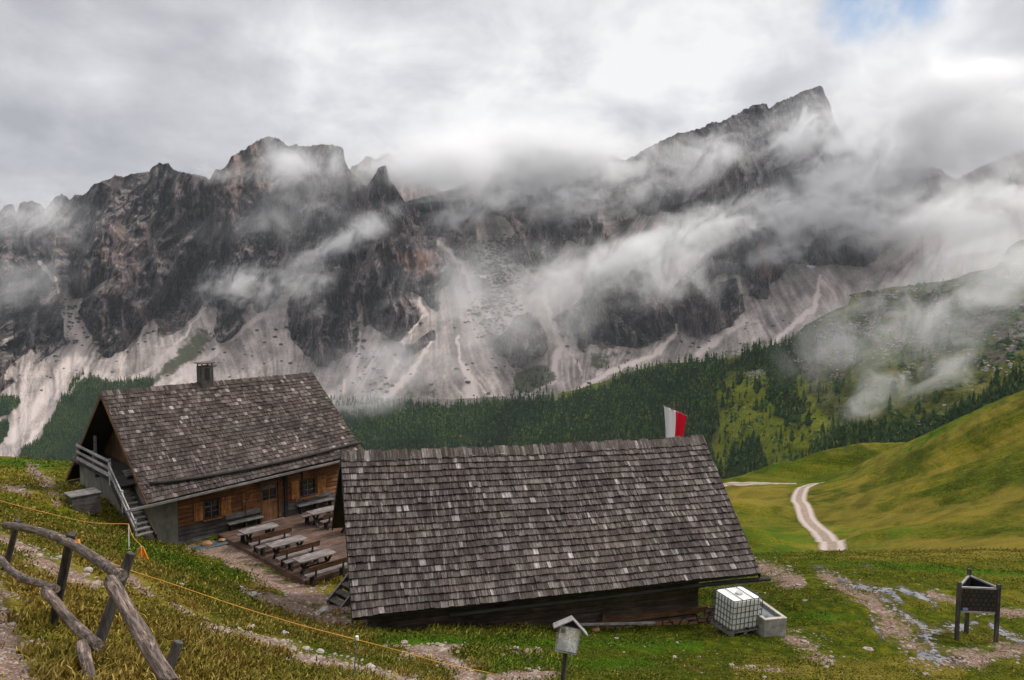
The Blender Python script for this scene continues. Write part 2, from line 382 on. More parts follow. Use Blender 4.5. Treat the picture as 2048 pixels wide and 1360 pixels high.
for q in ROAD1+ROAD2[1:]: c(*q)
ROADPTS = [tuple(at(*q)[:2]) for q in ROAD1]
CPa = np.array(CP); K = len(CPa)
def _tps(d2): return np.where(d2 > 1e-12, .5*d2*np.log(np.maximum(d2, 1e-12)), 0)
sc_ = 100.0; XY = CPa[:, :2]/sc_
D2 = ((XY[:, None]-XY[None])**2).sum(-1); A_ = np.zeros((K+3, K+3)); A_[:K, :K] = _tps(D2)+np.eye(K)*2e-5
A_[:K, K] = 1; A_[:K, K+1:] = XY; A_[K, :K] = 1; A_[K+1:, :K] = XY.T
W_ = np.linalg.solve(A_, np.concatenate([CPa[:, 2], [0, 0, 0]]))
def base_z(x, y):
    x = np.asarray(x, float); y = np.asarray(y, float); sh = x.shape; X_ = np.stack([x.ravel(), y.ravel()], 1)/sc_
    out = np.empty(len(X_))
    for i in range(0, len(X_), 20000):
        q = X_[i:i+20000]; out[i:i+20000] = _tps(((q[:, None]-XY[None])**2).sum(-1))@W_[:K]+W_[K]+q@W_[K+1:]
    return out.reshape(sh)
def ground_z(x, y):
    x = np.asarray(x, float); y = np.asarray(y, float); z = base_z(x, y); r = np.hypot(x, y)
    terrace = np.exp(-(((x+9)/8)**2+((y-37)/6)**2)**2)
    amp = (1-.85*terrace)
    z = z+amp*(.16*fbm(x*.35, y*.35, o=3)*np.clip(r/8, .3, 1)+.07*fbm(x*1.6, y*1.6, 3.3, o=3)*np.exp(-r/45))
    for (mx, my, sx, sy, hh) in ((77, 196, 17, 8, 5.0), (92, 203, 12, 7, 4.0), (62, 190, 12, 6, 2.0)): z = z+hh*np.exp(-((x-mx)/sx)**2-((y-my)/sy)**2)
    rd = np.full(x.shape, 1e9)
    for i in range(len(ROADPTS)-1):
        (x1, y1), (x2, y2) = ROADPTS[i], ROADPTS[i+1]; t = np.clip(((x-x1)*(x2-x1)+(y-y1)*(y2-y1))/((x2-x1)**2+(y2-y1)**2), 0, 1); rd = np.minimum(rd, np.hypot(x-x1-t*(x2-x1), y-y1-t*(y2-y1)))
    z = z+np.clip((r-60)/60, 0, 1)*np.clip((rd-3)/14, 0, 1)*(1.1*fbm(x*.03, y*.05, 1.7, o=3)+.35*fbm(x*.15, y*.25, 5.1, o=3))
    return z
def gz(x, y): return float(ground_z(np.array([x]), np.array([y]))[0])
def hit_ground(px, py, y0=4.0, y1=230.0):
    a, b = ray(px, py); Y = np.exp(np.linspace(math.log(y0), math.log(y1), 900)); zz = ground_z(a*Y, Y); k = np.argmax(b*Y < zz)
    Yh = Y[k] if (b*Y < zz).any() else Y[-1]
    return Vector((float(a*Yh), float(Yh), float(zz[k])))
def build_ground():
    nr, nc = 760, 620
    az = np.linspace(R(-68), R(68), nc); r = np.exp(np.linspace(math.log(1.6), math.log(560), nr))
    Rr, Az = np.meshgrid(r, az, indexing='ij'); x = Rr*np.sin(Az); y = Rr*np.cos(Az)-1.0
    z = ground_z(x, y); px, py = project(x, y, z); vis = y > 2
    wx = px+6*pnoise(px*.03, py*.03, 2.); wy = py+4*pnoise(px*.03, py*.03, 9.)
    dirt = np.zeros_like(px); wet = np.zeros_like(px); lush = np.zeros_like(px); dry = np.zeros_like(px)
    near = vis & (Rr < 70)
    D = [([(340, 1205), (400, 1243), (440, 1262), (498, 1277), (586, 1306), (645, 1324), (733, 1347), (820, 1375)], [4, 7, 10, 11, 14, 14, 16, 20]),
         ([(790, 1316), (850, 1306), (890, 1312), (915, 1334), (945, 1375)], [6, 9, 16, 24, 30]), ([(980, 1358), (1100, 1352)], 10),
         ([(455, 1118), (520, 1150), (590, 1185), (650, 1200), (690, 1215)], [12, 15, 18, 18, 16]), ([(480, 1180), (560, 1205), (640, 1235), (700, 1246)], [6, 12, 12, 8]),
         ([(770, 1290), (870, 1297), (920, 1295)], 5), ([(960, 1300), (1070, 1303)], 5), ([(-30, 1150), (-5, 1240), (20, 1375)], [24, 36, 44]),
         ([(-20, 1070), (50, 1105), (120, 1140), (185, 1172)], [10, 16, 20, 10]), ([(60, 935), (95, 970), (115, 1005)], [8, 12, 9]), ([(0, 975), (60, 985)], 7),
         ([(250, 1150), (300, 1190)], 8), ([(1520, 1135), (1560, 1150), (1600, 1165)], [14, 20, 10]), ([(1575, 1270), (1620, 1290), (1650, 1320)], [12, 24, 16]),
         ([(1640, 1150), (1740, 1200), (1790, 1260), (1850, 1310)], [12, 20, 26, 30]), ([(1860, 1190), (1960, 1215), (2060, 1230)], [8, 12, 12]),
         ([(1880, 1320), (1980, 1312), (2060, 1290)], [22, 20, 22]), ([(1460, 1335), (1600, 1345)], 4),
         ([(380, 1095), (470, 1105), (560, 1110), (660, 1110)], [10, 20, 30, 34]), ([(560, 1060), (680, 1060)], 36)]
    for p_, w__ in D: dirt = np.maximum(dirt, stroke(wx, wy, p_, w__)*(.80 if p_[0][0] > 1450 else 1))
    Wt = [([(1628, 1132), (1660, 1146)], 5), ([(1672, 1152), (1700, 1172), (1780, 1184), (1800, 1200)], [5, 8, 9, 8]), ([(1765, 1195), (1800, 1225), (1842, 1252), (1862, 1290), (1880, 1318)], [5, 8, 10, 13, 16]),
          ([(1742, 1238), (1768, 1278)], 5), ([(1850, 1268), (1905, 1256), (1945, 1248)], 11), ([(1985, 1255), (2060, 1292)], 9), ([(1728, 1130), (1745, 1136)], 4), ([(1800, 1175), (1870, 1210)], 7),
          ([(1840, 1310), (1930, 1325)], 8), ([(60, 945), (90, 968)], 4)]
    for p_, w__ in Wt: wet = np.maximum(wet, stroke(wx, wy, p_, w__))
    for p_, w__ in [([(760, 1280), (1000, 1285), (1400, 1290)], [18, 22, 22]), ([(1000, 1330), (1300, 1330)], 24), ([(250, 1090), (330, 1120), (460, 1150)], 16), ([(1480, 1100), (1560, 1110)], 16), ([(1560, 1230), (1720, 1230)], 18),
                    ([(560, 1180), (590, 1200)], 6), ([(1600, 1120), (1900, 1140), (2048, 1150)], 12), ([(1900, 1295), (1975, 1300)], 14), ([(0, 925), (130, 930)], 14), ([(420, 1135), (560, 1175)], 6)]: lush = np.maximum(lush, stroke(wx, wy, p_, w__))
    for p_, w__ in [([(60, 1250), (250, 1330), (500, 1340)], 70), ([(150, 1130), (400, 1220)], 24), ([(1500, 1350), (1900, 1350)], 20), ([(1600, 1103), (2048, 1090)], 12), ([(1450, 985), (1560, 990)], 12)]: dry = np.maximum(dry, stroke(wx, wy, p_, w__))
    dirt *= near; wet *= near; lush = lush*near; dry = dry*(vis)
    hl = (Rr > 75); lush = np.where(hl, .30+.5*fbm(x*.02, y*.02, 3., o=3), lush*.62); dry = np.where(hl, np.maximum(dry, .05+.5*fbm(x*.03, y*.03, 6., o=3)), dry)
    # banks: bare soil where the ground is cut
    me = npmesh('ground', np.stack([x, y, z], -1).reshape(-1, 3), grid_faces(nr, nc)[:, ::-1], True, dict(dirt=dirt, wet=wet, lush=lush, dry=dry, far=np.clip((Rr-45)/30, 0, 1)))
    o = link('ground', me, M_GROUND); tag(o, kind='structure'); return x, y, z, dirt, wet, px, py, lush
GX, GY, GZ, GD, GW, GPX, GPY, GL = build_ground()

# the gravel road winding to the valley, draped just above the meadow
def mat_road():
    m, n = newmat('gravel_road'); p = n.pos()
    t = n.attr('across')
    c0 = n.ramp(n.noise(p, 3, 6, .7), [(.3, (.17, .125, .09)), (.7, (.36, .28, .23))])
    rut = n.ss(n.math('ABSOLUTE', n.math('SUBTRACT', n.math('ABSOLUTE', t), .55)), .32, .08)
    c1 = n.mix(n.math('MULTIPLY', rut, .6), c0, (.52, .44, .39))
    c1 = n.mix(n.math('MULTIPLY', n.ss(n.math('ADD', n.math('ABSOLUTE', t), n.math('MULTIPLY', n.noise(p, 1.2, 5, .7), .5)), 1.08, 1.22), .8), c1, (.10, .11, .02))
    n.out(c1, .95, n.bump(n.noise(p, 6, 4, .7), .5, .05), spec=.1); return m
M_ROAD = mat_road()
def road(pix, wd, name):
    pts = [Vector(at(*q_)) for q_ in pix]; pts = smoothpts(pts, 14); V = []; A = []
    for i, p in enumerate(pts):
        d_ = pts[min(i+1, len(pts)-1)]-pts[max(i-1, 0)]; d_.z = 0; d_.normalize(); s_ = Vector((d_.y, -d_.x, 0))
        for k in range(9):
            t = (k-4)/4; q = p+s_*t*wd/2*(1+.02*math.sin(i*.7+k)); V.append((q.x, q.y, gz(q.x, q.y)+.10-.05*abs(t))); A.append(t)
    me = npmesh(name, np.array(V), grid_faces(len(pts), 9), True, dict(across=A)); o = link(name, me, M_ROAD); tag(o, kind='structure'); return o
road(ROAD1[1:], 2.9, 'road')
road(ROAD2, 3.2, 'road')

# ================================================================== FAR SLOPE WITH THE FOREST
def lerp_tab(x, tab): return np.interp(x, [a for a, b in tab], [b for a, b in tab])
SIL_B = [(-700, 800), (-100, 790), (560, 800), (640, 822), (690, 822), (740, 818), (800, 806), (900, 808), (1000, 802), (1080, 800), (1150, 788), (1200, 772), (1250, 752), (1330, 730), (1400, 728), (1450, 722), (1500, 708), (1560, 690),
         (1600, 662), (1650, 628), (1696, 610), (1704, 588), (1760, 578), (1850, 566), (1900, 560), (1940, 545), (1990, 535), (2008, 512), (2020, 492), (2048, 478), (2150, 440), (2400, 380), (2900, 300)]
def build_hill():
    NC, NR = 720, 330; pxs = np.linspace(520, 2750, NC); ys = lerp_tab(pxs, SIL_B)+2.2*fbm(pxs*.03, pxs*0, 4., o=4)
    s_ = np.linspace(0, 1, NR)[:, None]; py = 1120+(ys[None]-1120)*s_; px = np.broadcast_to(pxs, py.shape)
    _, k = ray(px, py)
    t = .46+.14*fbm(px*.006, py*.012, 7., o=4)+.25*np.clip(pnoise(px*.01, py*.03, 3.3), -.5, 1)
    t = t+.8*np.exp(-(((px-1800)/220)**2+((py-600)/45)**2))+.7*inpoly(px, py, [(1600, 700), (1650, 640), (1700, 620), (1720, 660), (1680, 740), (1620, 760)])
    t = np.maximum(blur(blur(t, 3, 0), 4, 1), .2)
    Y = np.empty_like(py); Y[0] = np.interp(pxs, [520, 700, 1000, 1200, 1400, 1500, 1700, 2048, 2800], [1150, 1120, 1040, 900, 720, 600, 470, 400, 360])
    for i in range(1, NR): Y[i] = Y[i-1]*(t[i]-k[i-1])/(t[i]-np.minimum(k[i], t[i]-.12))
    lim = Y[0]*2.6; Y = np.minimum(Y, lim)
    Y = Y*(1+.012*fbm(px*.012, py*.02, 1., o=5)); Y = blur(Y, 2, 1)
    a, b = ray(px, py); X = a*Y; Z = b*Y
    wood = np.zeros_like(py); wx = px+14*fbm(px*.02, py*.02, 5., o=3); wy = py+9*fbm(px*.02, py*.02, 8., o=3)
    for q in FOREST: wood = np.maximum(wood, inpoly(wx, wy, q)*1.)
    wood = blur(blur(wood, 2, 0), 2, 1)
    rock = np.clip(.35*inpoly(wx, wy, [(1690, 600), (2100, 430), (2100, 640), (1900, 700), (1750, 700)])+.75*inpoly(wx, wy, [(1580, 745), (1650, 650), (1700, 640), (1730, 660), (1700, 760), (1620, 765)])+.5*inpoly(wx, wy, [(1930, 740), (2048, 640), (2100, 640), (1950, 780)])+.9*inpoly(wx, wy, [(500, 700), (1120, 700), (1120, 803), (900, 815), (690, 838), (500, 850)])+.42*(py < 720), 0, 1)
    rock = blur(blur(rock, 3, 0), 3, 1)
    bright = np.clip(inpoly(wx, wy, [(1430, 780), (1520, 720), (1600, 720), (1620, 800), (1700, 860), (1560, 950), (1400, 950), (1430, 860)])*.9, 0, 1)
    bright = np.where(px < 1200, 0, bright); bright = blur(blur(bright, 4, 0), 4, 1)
    # the back of the ridge falls away
    nb = 14; f = np.arange(1, nb+1)[:, None]/nb; Yb = Y[-1]*(1+.5*f); Xb = np.broadcast_to(X[-1], (nb, NC))*(1+.5*f); Zb = Z[-1]-(Y[-1]*.5*f)*.55*f
    cat = lambda u, v: np.concatenate([u, v], 0); rep = lambda u: cat(u, np.repeat(u[-1:], nb, 0))
    Vx = np.stack([cat(X, Xb), cat(Y, Yb), cat(Z, Zb)], -1)
    me = npmesh('hillside', Vx.reshape(-1, 3), grid_faces(NR+nb, NC), True, dict(wood=rep(wood), rock=rep(rock), bright=rep(bright)))
    o = link('hillside', me, M_HILL); tag(o, kind='structure')
    return pxs, py, X, Y, Z
FOREST = [[(560, 830), (700, 832), (800, 808), (1000, 806), (1160, 790), (1260, 752), (1340, 732), (1450, 724), (1455, 760), (1420, 800), (1440, 850), (1400, 880), (1440, 940), (1400, 1020), (560, 1020)],
          [(1440, 735), (1500, 710), (1600, 665), (1625, 700), (1600, 745), (1590, 790), (1620, 830), (1580, 850), (1540, 800), (1530, 740), (1470, 745)],
          [(1620, 905), (1660, 860), (1760, 850), (1900, 830), (2048, 740), (2048, 800), (1700, 950), (1620, 945)],
          [(1460, 905), (1520, 880), (1530, 950), (1440, 960)]]
HB = build_hill()

# ================================================================== THE MOUNTAIN WALL
def zf(ox, oy, pts): return [(ox+.342*a, oy+.342*b) for a, b in pts]
r1 = lambda p: zf(0, 240, p); r2 = lambda p: zf(0, 500, p); r3 = lambda p: zf(500, 260, p); r4 = lambda p: zf(550, 480, p)
r5 = lambda p: zf(1000, 150, p); r6 = lambda p: zf(1050, 450, p); r7 = lambda p: zf(1348, 150, p); r8 = lambda p: zf(1348, 450, p)
SCREE = [r2([(330, 190), (388, 180), (405, 250), (432, 297), (560, 220), (690, 125), (702, 132), (575, 245), (480, 312), (458, 370), (495, 430), (545, 530), (578, 558), (590, 610), (640, 640), (760, 560), (850, 450), (870, 412), (912, 418), (925, 500), (965, 520), (1040, 480),
             (1180, 340), (1190, 290), (1260, 330), (1270, 400), (1250, 450), (1270, 540), (1300, 550), (1400, 480), (1420, 430), (1410, 390), (1440, 330), (1480, 300), (1500, 370), (1560, 350), (1640, 270), (1690, 200), (1780, 130), (1750, 200), (1690, 270), (1680, 400), (1700, 520),
             (1780, 600), (1880, 685), (1980, 700), (2047, 1500), (-900, 1500), (-900, 1100), (0, 845), (150, 700), (300, 610), (400, 548), (380, 500), (372, 400), (348, 300)]),
         r2([(20, 760), (30, 700), (180, 575), (255, 615), (200, 660), (100, 760)]), r2([(-20, 560), (0, 540), (150, 440), (155, 455), (20, 560)]), r2([(210, 60), (240, 60), (345, 190), (320, 200)]),
         r4([(280, 738), (400, 680), (478, 600), (488, 510), (478, 430), (492, 340), (516, 345), (510, 430), (520, 505), (548, 488), (600, 530), (700, 590), (732, 602), (760, 560), (850, 460), (845, 400), (760, 330), (752, 300), (800, 300), (860, 340), (950, 430), (965, 300), (1045, 210),
             (1062, 150), (990, 100), (930, 0), (925, -20), (990, -20), (1040, 70), (1110, 130), (1150, 90), (1180, 0), (1200, -160), (1290, -160), (1300, 0), (1340, 40), (1430, 130), (1510, 190), (1560, 175), (1640, 110), (1700, 30), (1720, 0), (1760, 30), (1830, 60), (1960, -20),
             (2047, -90), (2250, -160), (2420, -160), (2420, -60), (2047, 140), (1900, 200), (1830, 300), (1720, 420), (1640, 440), (1620, 470), (1660, 520), (1690, 600), (1720, 640), (1750, 650), (1720, 560), (1700, 530), (1720, 520), (1770, 630), (1810, 660), (1850, 570), (1900, 640), (2060, 620), (2060, 1100), (280, 1100)]),
         r6([(830, 640), (880, 560), (820, 480), (780, 440), (800, 300), (780, 200), (760, 130), (850, 120), (960, 130), (1060, 160), (1000, 230), (900, 330), (850, 400), (880, 560), (900, 620), (960, 640), (1045, 662), (1200, 600), (1290, 500), (1260, 400), (1230, 310), (1180, 320),
             (1100, 350), (1050, 460), (1030, 460), (1100, 320), (1130, 290), (1230, 290), (1300, 310), (1340, 360), (1300, 400), (1350, 430), (1410, 440), (1430, 350), (1490, 300), (1550, 225), (1640, 222), (1700, 240), (1750, 225), (1900, 235), (1990, 240), (2130, 140), (2230, 80), (2300, 0), (2500, -80), (3500, -500), (3500, 1300), (-200, 1300), (60, 1000), (240, 640),
             (300, 740), (470, 760), (560, 720), (700, 720)]),
         r5([(560, 760), (640, 740), (760, 760), (860, 830), (940, 830), (900, 870), (880, 930), (900, 980), (1000, 990), (1060, 1020), (1000, 1060), (860, 1030), (700, 960), (600, 900)]),
         r3([(1320, 500), (1420, 480), (1500, 520), (1560, 600), (1480, 680), (1320, 650)])]
ROCKI = [r4([(1260, 612), (1340, 540), (1400, 450), (1480, 425), (1540, 460), (1590, 560), (1592, 640), (1540, 690), (1500, 722), (1470, 750), (1400, 750), (1350, 690), (1280, 655)]),
         r4([(760, 620), (860, 570), (930, 520), (950, 560), (880, 620), (780, 690)]),
         r6([(160, 560), (330, 430), (400, 320), (520, 250), (700, 220), (760, 300), (780, 440), (820, 520), (872, 590), (850, 640), (780, 680), (700, 720), (560, 715), (470, 720), (400, 690), (340, 700), (290, 640), (250, 610), (200, 600)]),
         r6([(860, 400), (1000, 240), (1070, 300), (1060, 450), (985, 560), (955, 640), (890, 580)]),
         r6([(1060, 450), (1110, 350), (1180, 325), (1230, 312), (1270, 430), (1288, 500), (1200, 595), (1048, 660), (965, 625), (1000, 545)]),
         r5([(640, 830), (720, 820), (780, 850), (700, 870)])]
VEG = [(r2([(1060, 560), (1150, 460), (1230, 430), (1235, 520), (1200, 600), (1100, 680), (960, 760), (850, 820), (830, 800), (920, 700)]), .85), (r4([(740, 960), (760, 860), (900, 830), (980, 900), (960, 960)]), .6),
       (r4([(1380, 870), (1400, 780), (1480, 760), (1560, 790), (1560, 870), (1460, 900)]), 1.), (r4([(1400, 470), (1480, 425), (1550, 470), (1500, 500)]), .7), (r4([(1000, 620), (1500, 760), (1400, 900), (1200, 860)]), .25),
       (r6([(0, 850), (120, 800), (200, 900), (60, 980), (0, 980)]), .8), (r6([(380, 740), (600, 730), (500, 830), (380, 860)]), .7), (r6([(1000, 800), (1300, 690), (1480, 640), (1500, 700), (1250, 800)]), .7), (r6([(1120, 380), (1200, 340), (1280, 500), (1180, 560), (1120, 480)]), .6),
       (r6([(860, 430), (1000, 350), (1050, 450), (950, 560)]), .5), (r6([(200, 580), (400, 420), (800, 480), (800, 620), (300, 620)]), .35), (r2([(480, 720), (760, 560), (1000, 560), (800, 760), (600, 820), (440, 800)]), .25), (r4([(560, 740), (700, 620), (760, 700), (720, 860), (560, 980)]), .4), (r6([(1250, 600), (1500, 480), (1400, 640), (1250, 720)]), .45)]
LOWWOOD = [r2([(-60, 890), (20, 872), (120, 880), (110, 910), (0, 985), (-60, 1000)]), r2([(-60, 1010), (40, 1020), (45, 1050), (20, 1140), (-60, 1150)]), r2([(440, 800), (520, 740), (640, 780), (900, 760), (900, 850), (640, 850), (560, 960), (420, 1260), (100, 1240), (150, 1170), (200, 1150), (290, 1010), (330, 930), (430, 830)]),
           r2([(350, 880), (400, 830), (470, 690), (480, 700), (440, 790), (370, 890)])]
PALE = [(r1([(530, 440), (620, 380), (870, 300), (940, 250), (1200, 330), (1240, 380), (1480, 420), (1700, 450), (2100, 390), (2050, 250), (2000, 100), (1500, 80), (1000, 200), (500, 380)]), .75), (r1([(680, 640), (780, 620), (780, 720), (720, 820), (660, 850)]), .8), (r1([(0, 450), (260, 460), (200, 560), (0, 580)]), .5),
        (r3([(0, 0), (560, 80), (680, 340), (640, 380), (400, 340), (0, 380)]), .8), (r5([(780, 480), (1250, 300), (1300, 480), (1400, 500), (1100, 620), (800, 650)]), .7), (r5([(0, 780), (600, 740), (900, 820), (400, 800), (100, 850)]), .7), (r5([(680, 560), (780, 470), (860, 640), (760, 660)]), .6),
        (r7([(560, 60), (860, 60), (920, 220), (780, 200)]), .5)]
OCHRE = [(r3([(850, 700), (1080, 690), (1140, 760), (1100, 850), (920, 860), (860, 780)]), .75), (r3([(580, 900), (610, 900), (600, 1010), (575, 1010)]), .9), (r5([(1480, 980), (1600, 930), (1620, 1130), (1560, 1220), (1480, 1140)]), .8), (r5([(1330, 1050), (1380, 1050), (1370, 1160), (1330, 1150)]), .6), (r1([(745, 920), (790, 920), (790, 1010), (750, 1010)]), .85),
         (r1([(920, 430), (950, 430), (920, 620), (890, 620)]), .7), (r1([(560, 740), (600, 740), (590, 940), (540, 980)]), .6), (r1([(950, 1140), (1010, 1140), (1010, 1250), (960, 1260)]), .75), (r3([(370, 1200), (440, 1140), (430, 1300), (390, 1300)]), .5), (r3([(1100, 930), (1000, 1100), (850, 900), (980, 860)]), .35), (r6([(540, 480), (760, 560), (760, 700), (600, 680)]), .5),
         (r1([(1040, 640), (1140, 640), (1140, 720), (1060, 740)]), .5), (r1([(300, 660), (330, 660), (320, 800), (300, 800)]), .5)]
SNOW = [r6([(1640, 236), (1700, 238), (1690, 250), (1672, 254)]), r3([(1828, 610), (1840, 612), (1845, 640), (1836, 642)]), r3([(1340, 845), (1385, 850), (1380, 868), (1345, 862)]), r3([(1690, 0), (1690, 0), (1690, 0)])]
SIL_C = [(-400, 470), (-200, 440), (-60, 432), (0, 425), (10, 412), (25, 411), (32, 430), (40, 408), (60, 404), (80, 408), (90, 420), (110, 395), (125, 390), (140, 402), (150, 390), (165, 393), (175, 385), (185, 372), (215, 360), (235, 352), (250, 355), (265, 348), (298, 345), (305, 335), (320, 328), (338, 330), (348, 342),
         (370, 347), (385, 350), (400, 352), (420, 360), (430, 340), (445, 340), (455, 330), (462, 315), (490, 300), (510, 285), (538, 273), (555, 278), (575, 293), (610, 294), (650, 290), (680, 293), (687, 300), (690, 325), (700, 342), (720, 362), (733, 377), (741, 364), (748, 353), (753, 347), (757, 336), (771, 333), (775, 345),
         (780, 362), (790, 374), (800, 392), (810, 405), (830, 400), (900, 380), (1000, 345), (1100, 312), (1200, 308), (1230, 315), (1250, 322), (1275, 311), (1282, 304), (1310, 290), (1350, 270), (1400, 260), (1425, 246), (1440, 246), (1470, 232), (1490, 220), (1510, 211), (1532, 209), (1536, 219), (1560, 205), (1590, 192),
         (1610, 182), (1625, 178), (1640, 173), (1646, 180), (1652, 195), (1658, 205), (1663, 222), (1668, 240), (1690, 285), (1730, 320), (1780, 342), (1840, 334), (1880, 340), (1898, 354), (1915, 361), (1932, 350), (1960, 335), (2048, 300), (2150, 260), (2300, 230), (2600, 200)]
LEDGE = [([(215, 372), (300, 366), (390, 366), (430, 378), (480, 380), (560, 392), (640, 398), (715, 408)], 4.5), ([(238, 432), (280, 448), (325, 470)], 5), ([(300, 480), (345, 455), (372, 440)], 4), ([(395, 462), (430, 472), (490, 462)], 4), ([(215, 585), (250, 560), (300, 500), (360, 450)], 4),
         ([(612, 392), (640, 386), (690, 390)], 3), ([(728, 470), (770, 462), (812, 468)], 4), ([(715, 545), (760, 515)], 5), ([(1225, 378), (1300, 362), (1380, 345), (1460, 322), (1530, 295)], 4.5), ([(1060, 430), (1200, 425), (1300, 412), (1390, 395), (1440, 385)], 5), ([(1040, 412), (1100, 420), (1180, 402)], 4), ([(1540, 345), (1600, 330), (1640, 305)], 4), ([(1530, 352), (1570, 340)], 3), ([(640, 380), (700, 420)], 3)]
def smoothmask(m, a=1.5, b=1.5): return blur(blur(m.astype(float), a, 0), b, 1)
def build_mountain():
    NC, NR = 1250, 470; pxs = np.linspace(-420, 2560, NC); ys = lerp_tab(pxs, SIL_C); ys = ys-np.where(pxs > 1250, 6.5, 4.5)*np.abs(fbm(pxs*.055, pxs*0, 3., o=5, g=.62))-3.2*(ridged(pxs*.16, pxs*0, 5., o=3)-.5)
    s_ = np.linspace(0, 1, NR)[:, None]; py = 1000+(ys[None]-1000)*s_; px = np.broadcast_to(pxs, py.shape).copy()
    wx = px+5*fbm(px*.05, py*.05, 1., o=4); wy = py+5*fbm(px*.05, py*.05, 6., o=4)
    sc = np.zeros_like(py)
    for q in SCREE: sc = np.maximum(sc, inpoly(wx, wy, q))
    for q in ROCKI: sc = np.where(inpoly(wx, wy, q), 0, sc)
    veg = np.zeros_like(py)
    for q, a in VEG: veg = np.maximum(veg, a*inpoly(wx, wy, q))
    low = np.zeros_like(py)
    for q in LOWWOOD: low = np.maximum(low, inpoly(wx, wy, q))
    veg = np.maximum(veg, low)
    veg = np.maximum(veg, .35*np.clip((py-760)/60, 0, 1)*(px > 640)*(pnoise(px*.03, py*.01, 2) > 0))
    pale = np.zeros_like(py); och = np.zeros_like(py); sn = np.zeros_like(py)
    for q, a in PALE: pale = np.maximum(pale, a*inpoly(wx, wy, q))
    pale = np.maximum(pale, .12*(px > 1100))
    for q, a in OCHRE: och = np.maximum(och, a*inpoly(wx, wy, q))
    led = np.zeros_like(py)
    for q, w__ in LEDGE: led = np.maximum(led, stroke(wx, wy+2*fbm(px*.1, py*.1, 3., o=2), q, w__))
    pale = np.maximum(pale, np.clip(led*1.3-.3, 0, 1))
    for q in SNOW: sn = np.maximum(sn, inpoly(px, py, q))
    scm = smoothmask(sc, 2, 2)
    # slope: scree about 33 degrees, rock a staircase of walls and ledges
    band = fbm(px*.0035+py*.002, py*.045+.9*fbm(px*.006, py*.01, 2., o=3), 5., o=4)
    trock = 2.3*np.exp(1.25*band); trock = np.clip(trock, .75, 8)
    trock = np.where(smoothmask(pale, 3, 3) > .3, np.clip(trock*.8, .8, 6), trock)
    trock = trock*(1-.85*np.clip(led*1.4-.4, 0, 1))+.62*np.clip(led*1.4-.4, 0, 1)
    tscr = .66+.05*fbm(px*.02, py*.01, 8., o=3)
    t = tscr*scm+trock*(1-scm)
    _, k = ray(px, py)
    Y = np.empty_like(py); Y[0] = np.interp(pxs, [-420, 0, 300, 700, 1100, 1400, 1700, 2100, 2560], [1250, 1300, 1380, 1500, 1600, 1650, 1600, 1450, 1300])
    for i in range(1, NR): Y[i] = Y[i-1]*(t[i]-k[i-1])/(t[i]-np.minimum(k[i], t[i]-.1))
    L = np.log(Y); Ls = blur(L, 26, 1); Lm = blur(L, 5, 1); L = .55*Ls+.45*Lm; L = blur(L, 1.2, 0)
    Y = np.exp(L); rockw = smoothmask(1-sc, 4, 5)
    a, b = ray(px, py); X = a*Y; Z = b*Y
    # buttresses, flutes and cracks push the wall in and out
    q1 = ridged(X*.0060+.3*pnoise(Z*.004, X*.002), Z*.0016, Y*.0005, o=3); q2 = ridged(X*.022+.7*pnoise(Z*.012, X*.01), Z*.0050, 4., o=4); q3 = fbm(X*.06, Z*.05, 2., o=4); q4 = ridged(X*.075+.5*pnoise(Z*.03, X*.02, 1), Z*.014, 8., o=3)
    dY = -rockw*(170*(q1-.62)+105*(q2-.6)+11*q3+30*(q4-.6))
    rib = ridged(px*.018+.4*pnoise(py*.012, px*.004), py*.0015, 3., o=3)
    dY = dY-(1-rockw)*(13*(rib-.6)+1.2*fbm(px*.15, py*.08, 1., o=3))
    Y2 = Y+dY; f = Y2/Y; X = a*Y2; Z = b*Y2; Y = Y2
    # stone runs: streaks down the cones, following px offsets so that they fan out below gullies
    fan = px+.55*(py-700)*np.sin(px*.011)+8*fbm(px*.01, py*.01, 2., o=2)
    run = .50+.15*fbm(fan*.13, py*.010, 3., o=5, g=.7)+.22*np.clip(pnoise(fan*.022, py*.005, 7), -1, 1)+.16*fbm(px*.03, py*.03, 5., o=5, g=.6)+.08*(px < 640)
